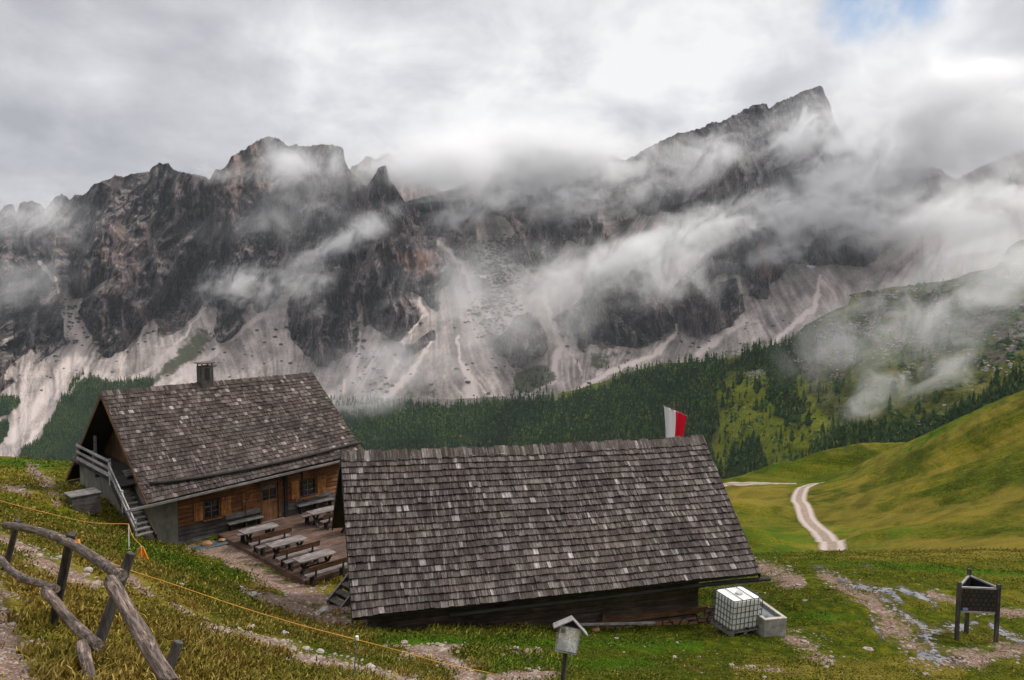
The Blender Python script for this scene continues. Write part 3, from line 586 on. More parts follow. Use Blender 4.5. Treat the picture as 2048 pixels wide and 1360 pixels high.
    for pts_, w__ in [(r2([(1760, 150), (1640, 290), (1350, 520), (1150, 680), (1000, 790)]), [3, 8, 12, 12, 12]), (r2([(1210, 330), (1060, 520), (900, 680), (690, 830)]), [3, 5, 8, 9]), (r2([(380, 200), (400, 330), (430, 450), (480, 560), (300, 800), (60, 1100)]), [8, 10, 18, 22, 22, 26]), (r2([(550, 600), (500, 730), (300, 950), (150, 1150)]), [6, 8, 9, 10]),
                      (r2([(560, 910), (440, 990), (320, 1090)]), [2, 2, 2]), (r4([(1570, 300), (1620, 480), (1680, 620), (1630, 740), (1640, 820), (1480, 900)]), [8, 10, 14, 12, 8, 3]), (r4([(1700, 640), (1770, 720), (1800, 790)]), [3, 4, 3]), (r4([(500, 540), (480, 700), (440, 830), (330, 930)]), [4, 8, 14, 22]), (r4([(930, 560), (850, 700), (760, 820), (640, 920)]), [3, 8, 12, 12]),
                      (r4([(1070, 560), (1080, 700), (1140, 800), (1150, 940)]), [3, 5, 16, 26]), (r4([(1160, 800), (1240, 900)]), [2, 3]), (r6([(890, 620), (760, 760), (500, 850), (250, 1000)]), [5, 9, 9, 8]), (r6([(1280, 560), (1130, 660), (1010, 760)]), [10, 12, 14]), (r6([(780, 440), (860, 570), (890, 610)]), [3, 4, 5]), (r8([(850, 300), (830, 480), (560, 700), (480, 740)]), [5, 9, 9, 5]),
                      (r4([(960, 10), (1090, 140), (1100, 190)]), [7, 8, 7]), (r6([(1130, 350), (1060, 440)]), [3, 3]), (r4([(830, 320), (880, 430), (740, 600)]), [7, 7, 8]), (r6([(360, 940), (560, 840), (700, 790)]), [5, 6, 3])]:
        run = np.maximum(run, .93*stroke(wx, wy, pts_, [v*.85 for v in w__]))
    run = np.clip(run, 0, 1)
    run = run-.05*np.clip((px-950)/120, 0, 1)*np.clip((py-560)/120, 0, 1)*np.clip(pnoise(px*.008, py*.008, 11)*2.5+.3, 0, 1)
    nb = 16; ff = np.arange(1, nb+1)[:, None]/nb; Yb = Y[-1]+700*ff; Xb = X[-1]*(Yb/Y[-1]); Zb = Z[-1]-(30*ff+700*ff*ff)
    cat = lambda u, v: np.concatenate([u, v], 0); rep = lambda u: cat(u, np.repeat(u[-1:], nb, 0))
    Vx = np.stack([cat(X, Xb), cat(Y, Yb), cat(Z, Zb)], -1)
    me = npmesh('mountain', Vx.reshape(-1, 3), grid_faces(NR+nb, NC), True, dict(scree=rep(smoothmask(sc, 1, 1)), veg=rep(smoothmask(veg, 3, 3)), pale=rep(smoothmask(pale, 5, 5)), ochre=rep(smoothmask(och, 3, 3)), snow=rep(sn), run=rep(run)))
    o = link('mountain', me, M_ROCK); tag(o, kind='structure')
    return pxs, py, X, Y, Z, low
HM = build_mountain()
def far_peak(pts, Y0, name):
    """a crag behind the wall: outline, real thickness, broken faces"""
    xs = np.linspace(pts[0][0], pts[-1][0], 110); ys = lerp_tab(xs, pts)-5*np.abs(fbm(xs*.12, xs*0, 9., o=4, g=.6)); nr = 60
    s_ = np.linspace(0, 1, nr)[:, None]; py = 520+(ys[None]-520)*s_; px = np.broadcast_to(xs, py.shape)
    Y = Y0+260*s_+0*px; a, b = ray(px, py); Z0 = b*Y; X0 = a*Y; Y = Y-45*(ridged(X0*.012, Z0*.004, 2., o=4)-.6)*3; X = a*Y; Z = b*Y
    nb = 6; f = np.arange(1, nb+1)[:, None]/nb
    V = np.stack([np.concatenate([X, X[-1]+0*f]), np.concatenate([Y, Y[-1]+300*f]), np.concatenate([Z, Z[-1]-500*f*f])], -1)
    z = np.zeros(V.shape[:2]); me = npmesh(name, V.reshape(-1, 3), grid_faces(nr+nb, 110), True, dict(scree=z, veg=z, pale=z+.9, ochre=z, snow=z, run=z))
    o = link(name, me, M_ROCK); tag(o, kind='structure'); return o
far_peak([(640, 420), (690, 360), (704, 334), (715, 330), (722, 324), (736, 312), (744, 315), (748, 320), (760, 316), (768, 310), (778, 306), (800, 330), (850, 350), (900, 400)], 2750, 'mountain')
# level valley floor under everything, out to the horizon
me = npmesh('valley', np.array([[-30000, 150, -420], [30000, 150, -420], [30000, 30000, -420], [-30000, 30000, -420]]), np.array([[0, 1, 2, 3]]), False, dict(wood=[1]*4, rock=[0]*4, bright=[0]*4))
tag(link('valley', me, M_HILL), kind='structure')
# ================================================================== MATERIALS OF THE BUILDINGS
def mat_shingle(tint=(1, 1, 1)):
    m, n = newmat('weathered_shingle'); p = n.obj(); r = n.island(); a = n.attr('moss')
    rn = n.add('ShaderNodeTexWhiteNoise', noise_dimensions='1D'); n.put(rn.inputs['W'], r); r2_ = rn.outputs[0]
    base = n.ramp(r, [(0, (.036, .029, .027)), (.35, (.056, .046, .043)), (.62, (.078, .064, .062)), (.86, (.105, .094, .090)), (.955, (.155, .145, .145)), (1, (.31, .30, .315))])
    gr = n.noise(n.scale(p, (10, .9, .9)), 2.6, 4, .8)
    big = n.noise(p, .55, 4, .6)
    col = n.mix(1, base, n.ramp(gr, [(.30, (.32, .31, .31)), (.5, (1, 1, 1)), (.66, (2.1, 2.08, 2.12))]), 'MULTIPLY')
    col = n.mix(1, col, n.ramp(big, [(.35, (.78, .78, .78)), (.65, (1.22, 1.2, 1.2))]), 'MULTIPLY')
    sil = n.math('MULTIPLY', n.ss(n.noise(n.scale(p, (10, .8, .8)), 1.7, 4, .8), .54, .64), n.ss(n.noise(p, 1.1, 4, .6), .34, .56))
    col = n.mix(n.math('MULTIPLY', sil, .7), col, (.30, .285, .30))
    ms = n.ss(n.math('ADD', a, n.math('MULTIPLY', n.math('SUBTRACT', n.noise(p, 7, 5, .75), .5), 2.2)), .62, .80)
    mc = n.ramp(n.noise(p, 20, 3, .6), [(.35, (.035, .036, .012)), (.65, (.115, .115, .045))])
    col = n.mix(n.math('MULTIPLY', ms, .85), col, mc)
    col = n.mix(1, col, tint, 'MULTIPLY')
    n.out(col, .78, n.bump(gr, .6, .014), spec=.22); return m
def mat_wood(name, c0, c1, c2, sx=(1.2, 14, 14), knot=.3, rough=.75, bumps=.4, orange=None):
    m, n = newmat(name); p = n.obj(); g = n.noise(n.scale(p, sx), 1.6, 6, .68, .6); b = n.noise(p, 1.3, 5, .65)
    col = n.ramp(g, [(.3, c0), (.5, c1), (.7, c2)])
    ri = n.math('ADD', .72, n.math('MULTIPLY', n.island(), .56))
    col = n.mix(1, col, n.ramp(b, [(.35, (.6, .6, .6)), (.65, (1.3, 1.3, 1.3))]), 'MULTIPLY')
    cc = n.add('ShaderNodeCombineXYZ'); [n.put(cc.inputs[i], ri) for i in range(3)]
    col = n.mix(1, col, cc.outputs[0], 'MULTIPLY')
    if orange: col = n.mix(n.ss(b, .45, .62), col, orange)
    n.out(col, rough, n.bump(g, bumps, .01), spec=.3); return m
M_SH = mat_shingle((.84, .785, .72)); M_SH2 = mat_shingle((.74, .66, .60))
M_TABLE = mat_wood('table_boards', (.07, .055, .048), (.15, .125, .115), (.29, .26, .25)); M_BARNW = mat_wood('barn_logs', (.03, .021, .015), (.075, .054, .04), (.15, .115, .09))
M_DARK = mat_wood('dark_timber', (.012, .010, .009), (.026, .021, .018), (.05, .042, .036))
M_GREY = mat_wood('grey_timber', (.075, .068, .064), (.15, .137, .13), (.27, .25, .24))
M_LGREY = mat_wood('bleached_timber', (.14, .125, .12), (.27, .25, .245), (.46, .44, .45))
M_BROWN = mat_wood('brown_timber', (.035, .02, .012), (.10, .052, .026), (.20, .105, .052))
M_LOGS = mat_wood('sunburnt_logs', (.05, .022, .010), (.17, .070, .026), (.34, .155, .06), sx=(1.2, 10, 16))
M_LOGG = mat_wood('grey_logs', (.028, .025, .025), (.075, .065, .062), (.15, .135, .13))
M_ORNG = mat_wood('honey_timber', (.12, .045, .012), (.30, .125, .038), (.46, .23, .08), sx=(12, 1.5, 1.5))
M_DOOR = mat_wood('door_timber', (.10, .045, .018), (.22, .105, .045), (.34, .18, .085), sx=(14, 14, 1.2))
M_RAIL = mat_wood('peeled_log', (.035, .025, .019), (.11, .078, .06), (.34, .27, .235), sx=(9, 3.2, 9), bumps=1.0)
M_POST = mat_wood('weathered_post', (.018, .016, .015), (.05, .043, .038), (.105, .095, .085), sx=(12, 12, 1.2), bumps=.8)
def mat_plaster():
    m, n = newmat('rough_plaster'); p = n.obj(); a = n.noise(p, 1.2, 6, .65); b = n.noise(n.scale(p, (1, 1, .3)), 3, 5, .7)
    col = n.ramp(n.math('ADD', n.math('MULTIPLY', a, .5), n.math('MULTIPLY', b, .5)), [(.35, (.10, .095, .078)), (.5, (.19, .185, .155)), (.66, (.30, .29, .25))])
    n.out(col, .95, n.bump(n.noise(p, 14, 5, .7), .6, .03), spec=.15); return m
M_PLAST = mat_plaster()
def mat_stone():
    m, n = newmat('dry_stone'); p = n.obj(); v_ = n.add('ShaderNodeTexVoronoi', feature='DISTANCE_TO_EDGE'); n.put(v_.inputs['Vector'], n.scale(p, (1, 1, 1.8))); v_.inputs['Scale'].default_value = 3.2
    cc = n.vor(n.scale(p, (1, 1, 1.8)), 3.2, 'Color'); col = n.mix(.9, cc, (.38, .25, .16)); col = n.mix(1, col, (.55, .5, .45), 'MULTIPLY')
    col = n.mix(n.ss(v_.outputs[0], .06, .01), col, (.015, .012, .01))
    n.out(col, .95, n.bump(n.ss(v_.outputs[0], .0, .12), 1, .06), spec=.15); return m
M_STONE = mat_stone()
def mat_simple(name, col, rough=.6, metal=0, noise=.25, sc=6, spec=.4, **kw):
    m, n = newmat(name); p = n.obj(); f = n.noise(p, sc, 5, .6)
    lo = tuple(c_*(1-noise) for c_ in col); hi = tuple(min(1, c_*(1+noise)) for c_ in col)
    n.out(n.ramp(f, [(.35, lo), (.65, hi)]), rough, n.bump(f, .15, .01), metal=metal, spec=spec, **kw); return m
M_IRON = mat_simple('dark_iron', (.035, .032, .03), .55, .6); M_GALV = mat_simple('galvanised_steel', (.30, .31, .32), .45, .7)
M_TIN = mat_simple('rusty_sheet', (.12, .085, .06), .6, .5); M_CONC = mat_simple('concrete', (.27, .26, .235), .9, noise=.35, sc=5)
M_GLASS = mat_simple('window_glass', (.012, .014, .016), .06, spec=.9); M_WHITEP = mat_simple('white_plastic', (.80, .80, .78), .4, noise=.05)
M_FLOOR = mat_wood('terrace_boards', (.035, .02, .014), (.085, .05, .035), (.17, .105, .075), sx=(1.2, 12, 12))

# ================================================================== ROOFS
def shingled(mb, P, n_rows, wmin, wmax, wdt, thick=.034, lift=.066, moss=None, rag=.011):
    """P(t, s): a point of the roof plane; t metres along the eave, s 0..1 from eave to ridge. Every shingle is its own box."""
    L = wdt; e = 1.0/n_rows
    nrm = (P(L, 0)-P(0, 0)).cross(P(0, 1)-P(0, 0)).normalized()
    if nrm.z < 0: nrm = -nrm
    sl = (P(0, 1)-P(0, 0)).length
    for r in range(n_rows):
        t = -random.uniform(0, wmin); s0 = r*e; wob = random.uniform(0, 6)
        while t < L:
            wd = random.uniform(wmin, wmax); t1 = min(t+wd-.004, L+.01); t0 = max(t, -.01)
            if t1-t0 < .03: t += wd; continue
            j = random.uniform(-rag, rag)/sl+.010/sl*math.sin(t*.9+wob); a = s0+j; b = min(s0+e*1.55, 1.0)
            lf = lift*random.uniform(.85, 1.15)+(.03 if random.random() < .05 else 0)
            q0, q1 = P(t0, a), P(t1, a); q2, q3 = P(t1, b), P(t0, b); u = nrm*lf; u2 = nrm*.012; th = nrm*thick; tw = nrm*random.uniform(-.008, .008)
            ms = moss(((t0+t1)/2)/L, s0) if moss else 0
            mb.hexa([q0+u-th+tw, q1+u-th-tw, q2+u2-th*.5, q3+u2-th*.5, q0+u+tw, q1+u-tw, q2+u2, q3+u2], 0, ms); t += wd
def slab(mb, a, b, c_, d_, th, m=0, lift=0.0):
    nrm = (b-a).cross(d_-a).normalized()
    if nrm.z < 0: nrm = -nrm
    o = nrm*lift
    mb.hexa([a+o-nrm*th, b+o-nrm*th, c_+o-nrm*th, d_+o-nrm*th, a+o, b+o, c_+o, d_+o], m)
class Frame:
    def __init__(s, x, y, z, th): s.o = Vector((x, y, z)); s.th = th; s.M = Matrix.Translation(s.o) @ Matrix.Rotation(th, 4, 'Z'); s.I = s.M.inverted()
    def loc(s, p): return s.I @ Vector(p)
    def plane(s, px, py, q):      # the point of the upright plane y = q seen at a pixel: (t, z)
        d_ = (s.I.to_3x3() @ Vector((float(ray(px, py)[0]), 1, float(ray(px, py)[1])))); o = s.I @ Vector((0, 0, 0)); k = (q-o.y)/d_.y; p = o+d_*k; return p.x, p.z
    def level(s, px, py, z):      # the point of the level plane z seen at a pixel
        d_ = (s.I.to_3x3() @ Vector((float(ray(px, py)[0]), 1, float(ray(px, py)[1])))); o = s.I @ Vector((0, 0, 0)); k = (z-o.z)/d_.z; return o+d_*k
    def fix(s, p, px, py):        # keep the distance of local point p, move it to where the photograph shows it
        w_ = s.M @ Vector(p); return s.loc(at(px, py, w_.y))

# ------------------------------------------------------------------ THE HUT WITH THE TERRACE
HF = Frame(-16.469, 35.072, -13.0, .7766)
hut = empty('alpine_hut', HF.o, HF.th)
tag(hut, 'two storey wooden alpine hut with chimney, outside stairs and long weathered shingle roof', 'hut')
EL = HF.fix((0, 0, 2.6), 296, 1008); ER = HF.fix((11.69, 0, 2.6), 729, 906)
RL = HF.fix((0, 5.3, 6.885), 203, 787); RR = HF.fix((11.69, 5.3, 6.885), 626, 748); BL = HF.fix((0, 12.03, 1.315), 133, 958); BR = BL+(RR-RL)
roof_mb = MB(); LH = (ER-EL).length
def PH(t, s): a = EL.lerp(ER, t/LH); b = RL.lerp(RR, t/LH); return a.lerp(b, s)+Vector((0, 0, -.10*math.sin(math.pi*s)*math.sin(math.pi*t/LH)))
shingled(roof_mb, PH, 27, .11, .24, LH, moss=lambda t, s: .62*max(0, (t-.955)/.045)+.5*max(0, (s-.96)/.04)+.22*max(0, (t-.85)/.15)*s)
roof = roof_mb.build('roof', M_SH2, hut, attr='moss')
m2 = MB(); slab(m2, EL, ER, RR, RL, .09, 0, -.03); slab(m2, BL, BR, RR, RL, .09, 0, .0)
m2.build('roof_boards', M_DARK, hut)
m2 = MB()
def PB(t, s): return BL.lerp(BR, t/LH).lerp(RL.lerp(RR, t/LH), s)
shingled(m2, PB, 20, .15, .3, LH); m2.build('rear_roof', M_SH2, hut, attr='moss')
# ridge capping shingles poke over the top
m2 = MB()
for i in range(95):
    t = i/95*LH; a = PH(t, 1); b = PH(min(t+LH/95-.01, LH), 1); h = random.uniform(.03, .09)
    nn_ = (PH(t, 1)-PH(t, .9)).normalized(); m2.hexa([a-nn_*.28+Vector((0, 0, .05)), b-nn_*.28+Vector((0, 0, .05)), b+nn_*h+Vector((0, 0, .05)), a+nn_*h+Vector((0, 0, .05)), a-nn_*.28+Vector((0, 0, .08)), b-nn_*.28+Vector((0, 0, .08)), b+nn_*h+Vector((0, 0, .08)), a+nn_*h+Vector((0, 0, .08))], 0, .25)
m2.build('ridge_capping', M_SH2, hut, attr='moss')
# verge and eave boards
for A_1, B_1 in ((EL, RL), (BL, RL), (ER, RR)): m2 = MB(); m2.beam(A_1+Vector((-.03, 0, -.10)), B_1+Vector((-.03, 0, -.10)), .05, .18); m2.build('verge_board', M_BROWN, hut)
m2 = MB(); m2.beam(EL+Vector((-1.0, -.05, -.12)), EL.lerp(ER, .96)+Vector((0, -.05, -.12)), .10, .10); m2.build('gutter', M_GREY, hut)
# the snow log lying across the roof
def roofpt(px, py):
    best = None
    for i in range(0, 101):
        for j in range(0, 60):
            p = PH(LH*i/100, j/59); w_ = HF.M @ p; u, v_ = project(w_.x, w_.y, w_.z); d_ = (u-px)**2+(v_-py)**2
            if best is None or d_ < best[0]: best = (d_, LH*i/100, j/59)
    return best[1], best[2]
m2 = MB(); pts = []
for a, b in ((298, 974), (400, 958), (510, 938), (530, 935), (620, 913), (718, 889)):
    t, s = roofpt(a, b); pts.append(PH(t, s)+Vector((0, -.10, .14)))
m2.tube(smoothpts(pts, 4), .085, 8, lump=.06); m2.build('snow_log', M_DARK, roof, smooth=True)
# chimney
t, s = roofpt(413, 768); cpt = PH(t, 1)
ch = MB(); x0, y0 = cpt.x-.05, cpt.y+.05; zt = cpt.z+1.12
for bx in ((x0-.32, x0+.32, y0-.32, y0-.22), (x0-.32, x0+.32, y0+.22, y0+.32), (x0-.32, x0-.22, y0-.22, y0+.22), (x0+.22, x0+.32, y0-.22, y0+.22)): ch.box(*bx, cpt.z-.6, zt-.15)
chim = ch.build('chimney', M_POST, roof)
q = MB(); q.box(x0-.43, x0+.40, y0-.40, y0+.40, zt, zt+.05)
for sx in (-1, 1):
    for sy in (-1, 1): q.box(x0+sx*.27-.03, x0+sx*.27+.03, y0+sy*.27-.03, y0+sy*.27+.03, zt-.15, zt)
q.build('chimney_cap', M_TIN, roof)
q = MB(); q.box(x0-.12, x0+.12, y0-.335, y0-.322, cpt.z+.25, zt-.22); q.build('soot_door', M_IRON, roof)
# walls
WQ = 1.1; WT0, WT1 = .30, 11.2; ztop = 3.35
tp, _ = HF.plane(356, 1050, WQ)
m2 = MB(); m2.box(WT0, tp, WQ, WQ+.45, -1.6, ztop); m2.box(WT0, WT0+.45, WQ+.45, 10.6, -1.5, 3.0); m2.box(WT0+.45, WT1, 10.2, 10.6, -1.5, 1.9); m2.build('plaster_wall', M_PLAST, hut)
m2 = MB(); zc = -.4; i = 0
openings = []
def opening(x0, y0, x1, y1):
    a, za = HF.plane(x0, y1, WQ); b, zb = HF.plane(x1, (y0+y1)/2, WQ); _, zt_ = HF.plane((x0+x1)/2, y0, WQ); _, zb_ = HF.plane((x0+x1)/2, y1, WQ); return a, b, zb_, zt_
W1 = opening(409, 1001, 437, 1032); W2 = opening(600, 962, 630, 995); DR = opening(524, 974, 556, 1046)
W1 = (W1[0], W1[1], .92, 1.72); W2 = (W2[0], W2[1], .95, 1.78); DR = (DR[0], DR[1], 0.02, 2.02)
print('HUT', tp, W1, W2, DR)
gaps = [W1, W2, DR]
for lev in range(17):
    z0 = -.35+lev*.215; z1 = z0+.200; segs = [(tp, WT1)]
    for g in gaps:
        if z1 > g[2] and z0 < g[3]:
            ns = []
            for a, b in segs:
                if g[0] > a and g[0] < b: ns += [(a, g[0]-.05), (g[1]+.05, b)]
                else: ns.append((a, b))
            segs = ns
    for a, b in segs:
        if b-a < .05: continue
        mm = 1 if lev < 5 else 0
        j = random.uniform(0, .025)
        m2.hexa([(a, WQ-j, z0), (b, WQ-j, z0), (b, WQ+.22, z0), (a, WQ+.22, z0), (a, WQ+.035-j, z1), (b, WQ+.035-j, z1), (b, WQ+.22, z1), (a, WQ+.22, z1)], mm)
m2.build('log_wall', [M_LOGS, M_LOGG], hut, bevel=.02)
m2 = MB(); m2.box(tp+.02, DR[0]-.05, WQ+.16, WQ+.24, -.4, ztop-.1); m2.box(DR[1]+.05, W2[0]-.06, WQ+.16, WQ+.24, -.4, ztop-.1); m2.box(W2[1]+.06, WT1-.02, WQ+.16, WQ+.24, -.4, ztop-.1)
m2.box(WT1, WT1+.2, WQ+.2, 10.6, -1, 2.8); m2.raw([(WT1+.1, .7, 2.7), (WT1+.1, 11.3, 1.6), (WT1+.1, 5.3, 6.6)], [(0, 1, 2)]); m2.build('side_wall', M_DARK, hut)
for g, nm in ((W1, 'window'), (W2, 'window')):
    a, b, z0, z1 = g; q = MB(); y = WQ-.06
    q.box(a-.07, b+.07, y, y+.20, z1, z1+.07); q.box(a-.07, b+.07, y-.04, y+.20, z0-.07, z0); q.box(a-.07, a, y, y+.20, z0, z1); q.box(b, b+.07, y, y+.20, z0, z1)
    win = q.build(nm, M_BROWN, hut)
    q = MB(); q.box(a, b, y+.12, y+.14, z0, z1); q.build('pane', M_GLASS, win)
    q = MB(); c0 = (a+b)/2; q.box(c0-.02, c0+.02, y+.07, y+.115, z0, z1)
    for zz_ in ((2*z0+z1)/3, (z0+2*z1)/3): q.box(a, c0-.02, y+.075, y+.11, zz_-.012, zz_+.012); q.box(c0+.02, b, y+.075, y+.11, zz_-.012, zz_+.012)
    q.build('glazing_bar', M_GREY, win)
    for s_ in (-1, 1):
        q = MB(); w_ = .52 if s_ > 0 else .44; x0_ = a-.10-w_ if s_ < 0 else b+.10
        for k in range(3): q.box(x0_+k*w_/3+.004, x0_+(k+1)*w_/3-.004, y-.035, y+.0, z0-.06, z1+.08)
        for zz_ in (z0+.1, z1-.12): q.box(x0_+.01, x0_+w_-.01, y-.06, y-.035, zz_, zz_+.08)
        q.build('shutter', M_ORNG, hut)
    q = MB(); q.box(a-.12, b+.12, WQ-.20, WQ-.065, z0-.12, z0-.075); q.build('window_sill', M_ORNG, win)
# a closed window between the first window and the door, half a shutter open
a, z_ = HF.plane(484, 1010, WQ); b, _ = HF.plane(520, 1003, WQ); q = MB()
for k in range(5): q.box(a+.0+k*(b-a)/5+.004, a+(k+1)*(b-a)/5-.004, WQ-.07, WQ-.035, .85, 1.85)
q.box(a, b, WQ-.10, WQ-.07, 1.0, 1.08); q.box(a, b, WQ-.10, WQ-.07, 1.6, 1.68)
sh = q.build('shutter', M_LOGS, hut)
q = MB(); q.beam((a+.1, WQ-.13, 1.2), (a+.45, WQ-.13, 1.75), .03, .03); q.beam((a+.1, WQ-.13, .6), (a+.13, WQ-.13, 1.25), .03, .03); q.beam((a+.25, WQ-.13, 1.45), (a+.12, WQ-.13, 1.8), .03, .03); q.build('branch_ornament', M_BROWN, sh)
# door
a, b, z0, z1 = DR; q = MB(); y = WQ-.02
for k in range(6): q.box(a+k*(b-a)/6+.003, a+(k+1)*(b-a)/6-.003, y+.06, y+.11, z0, 1.02)
q.box(a, b, y+.045, y+.11, 1.02, 1.14); q.box(a, a+.09, y+.05, y+.11, 1.14, z1); q.box(b-.09, b, y+.05, y+.11, 1.14, z1); q.box(a+.09, b-.09, y+.05, y+.11, z1-.08, z1)
door = q.build('door', M_DOOR, hut)
q = MB(); q.box(a+.09, b-.09, y+.08, y+.09, 1.14, z1-.08); q.build('pane', M_GLASS, door)
q = MB(); q.box((a+b)/2-.025, (a+b)/2+.025, y+.05, y+.078, 1.14, z1-.08); q.build('glazing_bar', M_ORNG, door)
q = MB(); q.tube([(b-.13, y+.05, 1.0), (b-.13, y-.03, 1.0), (b-.24, y-.03, 1.0)], .014, 6); q.build('handle', M_IRON, door)
q = MB(); q.box(a-.13, a-.01, y-.04, y+.12, z0, z1+.14); q.box(b+.01, b+.15, y-.04, y+.12, z0, z1+.14); q.box(a-.01, b+.01, y-.04, y+.12, z1+.01, z1+.14); q.build('door_frame', M_BROWN, hut)
q = MB(); q.box(a-.2, b+.25, y-.45, y-.05, -.1, .07); q.build('doorstep', M_GREY, hut)
t_, _ = HF.plane(571, 1010, WQ); q = MB(); q.box(t_-.09, t_+.09, WQ-.12, WQ-.03, 0, 3.0); q.box(t_+.95, t_+1.02, WQ-.1, WQ-.03, .7, 2.6); q.build('wall_post', M_DARK, hut)
# recessed attic gable, balcony
AT = 1.25; q = MB()
def roofz(qv): return (2.6+(6.885-2.6)*qv/5.3 if qv < 5.3 else 6.885-(6.885-1.315)*(qv-5.3)/6.73)-.22
for k in range(34):
    q0 = 1.2+k*.27; q1 = q0+.262
    if q1 > 10: break
    zt0, zt1 = roofz(q0), roofz(q1)
    if min(zt0, zt1) > 3.1: q.hexa([(AT, q0, 2.9), (AT+.04, q0, 2.9), (AT+.04, q1, 2.9), (AT, q1, 2.9), (AT, q0, zt0), (AT+.04, q0, zt0), (AT+.04, q1, zt1), (AT, q1, zt1)])
q.build('gable_boarding', M_BROWN, hut)
q = MB()
for k in range(8): q.box(-.45+k*.215, -.45+k*.215+.205, 1.9, 9.6, 2.98, 3.04)
for qq in (2.2, 5.2, 8.6): q.box(-.5, .3, qq, qq+.14, 2.84, 2.978)
bal = q.build('balcony', M_DARK, hut)
q = MB()
for zz_, hh in ((3.22, .16), (3.58, .12), (3.92, .12)): q = MB(); q.box(-.50, -.455, 3.35, 8.2, zz_, zz_+hh); q.build('balcony_rail', M_LGREY, bal)
for qq in (3.3, 5.7, 8.2): q = MB(); q.box(-.455, -.36, qq, qq+.1, 3.04, 4.08); q.build('balcony_post', M_GREY, bal)
q = MB(); q.box(.3, .42, 7.9, 8.02, 3.04, roofz(8)-.05); q.build('balcony_post', M_GREY, bal)
q = MB(); 
for k in range(3): q.tube([(.75, 3.1+k*.1, 3.12+k*.09), (.75, 3.1+k*.1, 3.12+k*.09+.001), (.2, 3.0+k*.25, 3.2+.05*k)], .09, 7)
q.build('firewood', M_GREY, bal)
# outside stairs
top = [HF.M @ Vector((-.42, 3.25, 3.0)), HF.M @ Vector((.25, 3.25, 3.0))]
TL, TR = Vector((-.46, 3.2, 3.0)), Vector((.24, 3.2, 3.0))
BLs = HF.loc(at(276, 1082, 34.0)); BRs = BLs+Vector((.80, .05, .0))
st = empty('staircase', (0, 0, 0)); st.parent = hut
for u_, v_ in ((TL, BLs), (TR, BRs)): q = MB(); q.beam(u_, v_, .06, .26); q.build('stringer', M_DARK, st)
nst = 12
for k in range(1, nst):
    f = k/nst; a_, b_ = TL.lerp(BLs, f), TR.lerp(BRs, f); q = MB(); q.beam(a_, b_, .25, .045); q.build('tread', M_GREY, st)
q = MB()
for off in (.50, .88): q.beam(TL+Vector((-.06, 0, off)), BLs+Vector((-.06, 0, off*.85)), .045, .12)
for f in (.02, .5, .97): p0 = TL.lerp(BLs, f); q.beam(p0+Vector((-.03, 0, -.1)), p0+Vector((-.03, 0, .98-.1*f)), .08, .08, up=(0, 1, 0))
q.build('handrail', M_LGREY, st)
q = MB(); q.beam(BL+Vector((-.7, -.2, -.15)), BL+Vector((3, -.1, -.15)), .12, .12); q.build('eave_pole', M_GREY, hut)

def on_ground(px, py, near=5): p = hit_ground(px, py, near); return p
# wood bin behind the stairs
p = on_ground(167, 1020, 20); bx = empty('wooden_bin', p, HF.th); bx.scale = (.62, .62, .8)
tag(bx, 'low grey plank bin with a flat lid on the grass left of the hut', 'bin')
sc1 = p.y*.00063
q = MB()
for k in range(4):
    z0 = -.2+k*.30; q.box(-.95, 1.0, -.75, -.70, z0, z0+.285); q.box(-.95, -.90, -.70, .8, z0, z0+.285); q.box(.95, 1.0, -.70, .8, z0, z0+.285); q.box(-.9, .95, .75, .8, z0, z0+.285)
q.build('side', M_LOGG, bx)
q = MB()
for k in range(6): q.box(-1.05+k*.35, -1.05+k*.35+.34, -.85, .88, 1.0, 1.05)
q.build('lid', M_GREY, bx)
# ------------------------------------------------------------------ terrace deck, tables, benches
DZ = .16
def dk(px, py, z=DZ): p_ = HF.level(px, py, z); return p_
deck = MB(); d0 = dk(487, 1090); d1 = dk(606, 1155)
x0d, x1d = 3.55, 11.0; yfront = dk(612, 1160).y
print('DECK', d0, d1, yfront)
k = 0; yy = WQ-.55
while yy > yfront:
    deck.box(x0d, x1d, yy-.155, yy, DZ-.05, DZ); yy -= .165
deck.box(x0d-.05, x0d-.005, yfront, WQ-.5, -.45, DZ-.01); deck.box(x0d, x1d, yfront-.05, yfront-.005, -.6, DZ-.01)
dko = empty('terrace_deck', HF.M @ Vector((6, -2, 0)), HF.th); tag(dko, 'low brown plank terrace in front of the hut under the tables', 'deck')
for i_, v_ in enumerate(deck.v): deck.v[i_] = (v_[0]-6, v_[1]+2, v_[2])
deck.build('boards', M_FLOOR, dko)
def table_parts(root, L=1.75, W=.72, H=.75):
    q = MB()
    for k in range(4): q.box(-L/2, L/2, -W/2+k*W/4+.004, -W/2+(k+1)*W/4-.004, H-.045, H)
    q.box(-L/2+.25, -L/2+.33, -W/2+.03, W/2-.03, H-.10, H-.045); q.box(L/2-.33, L/2-.25, -W/2+.03, W/2-.03, H-.10, H-.045)
    q.build('tabletop', M_TABLE, root)
    for sx in (-1, 1):
        q = MB(); x = sx*(L/2-.30); q.beam((x, -W/2+.06, 0), (x, W/2-.12, H-.1), .06, .10, up=(1, 0, 0)); q.beam((x+.065, W/2-.06, 0), (x+.065, -W/2+.12, H-.1), .06, .10, up=(1, 0, 0)); q.build('trestle', M_DARK, root)
    q = MB(); q.beam((-L/2+.3, 0, .32), (L/2-.3, 0, .32), .05, .09); q.build('stretcher', M_DARK, root)
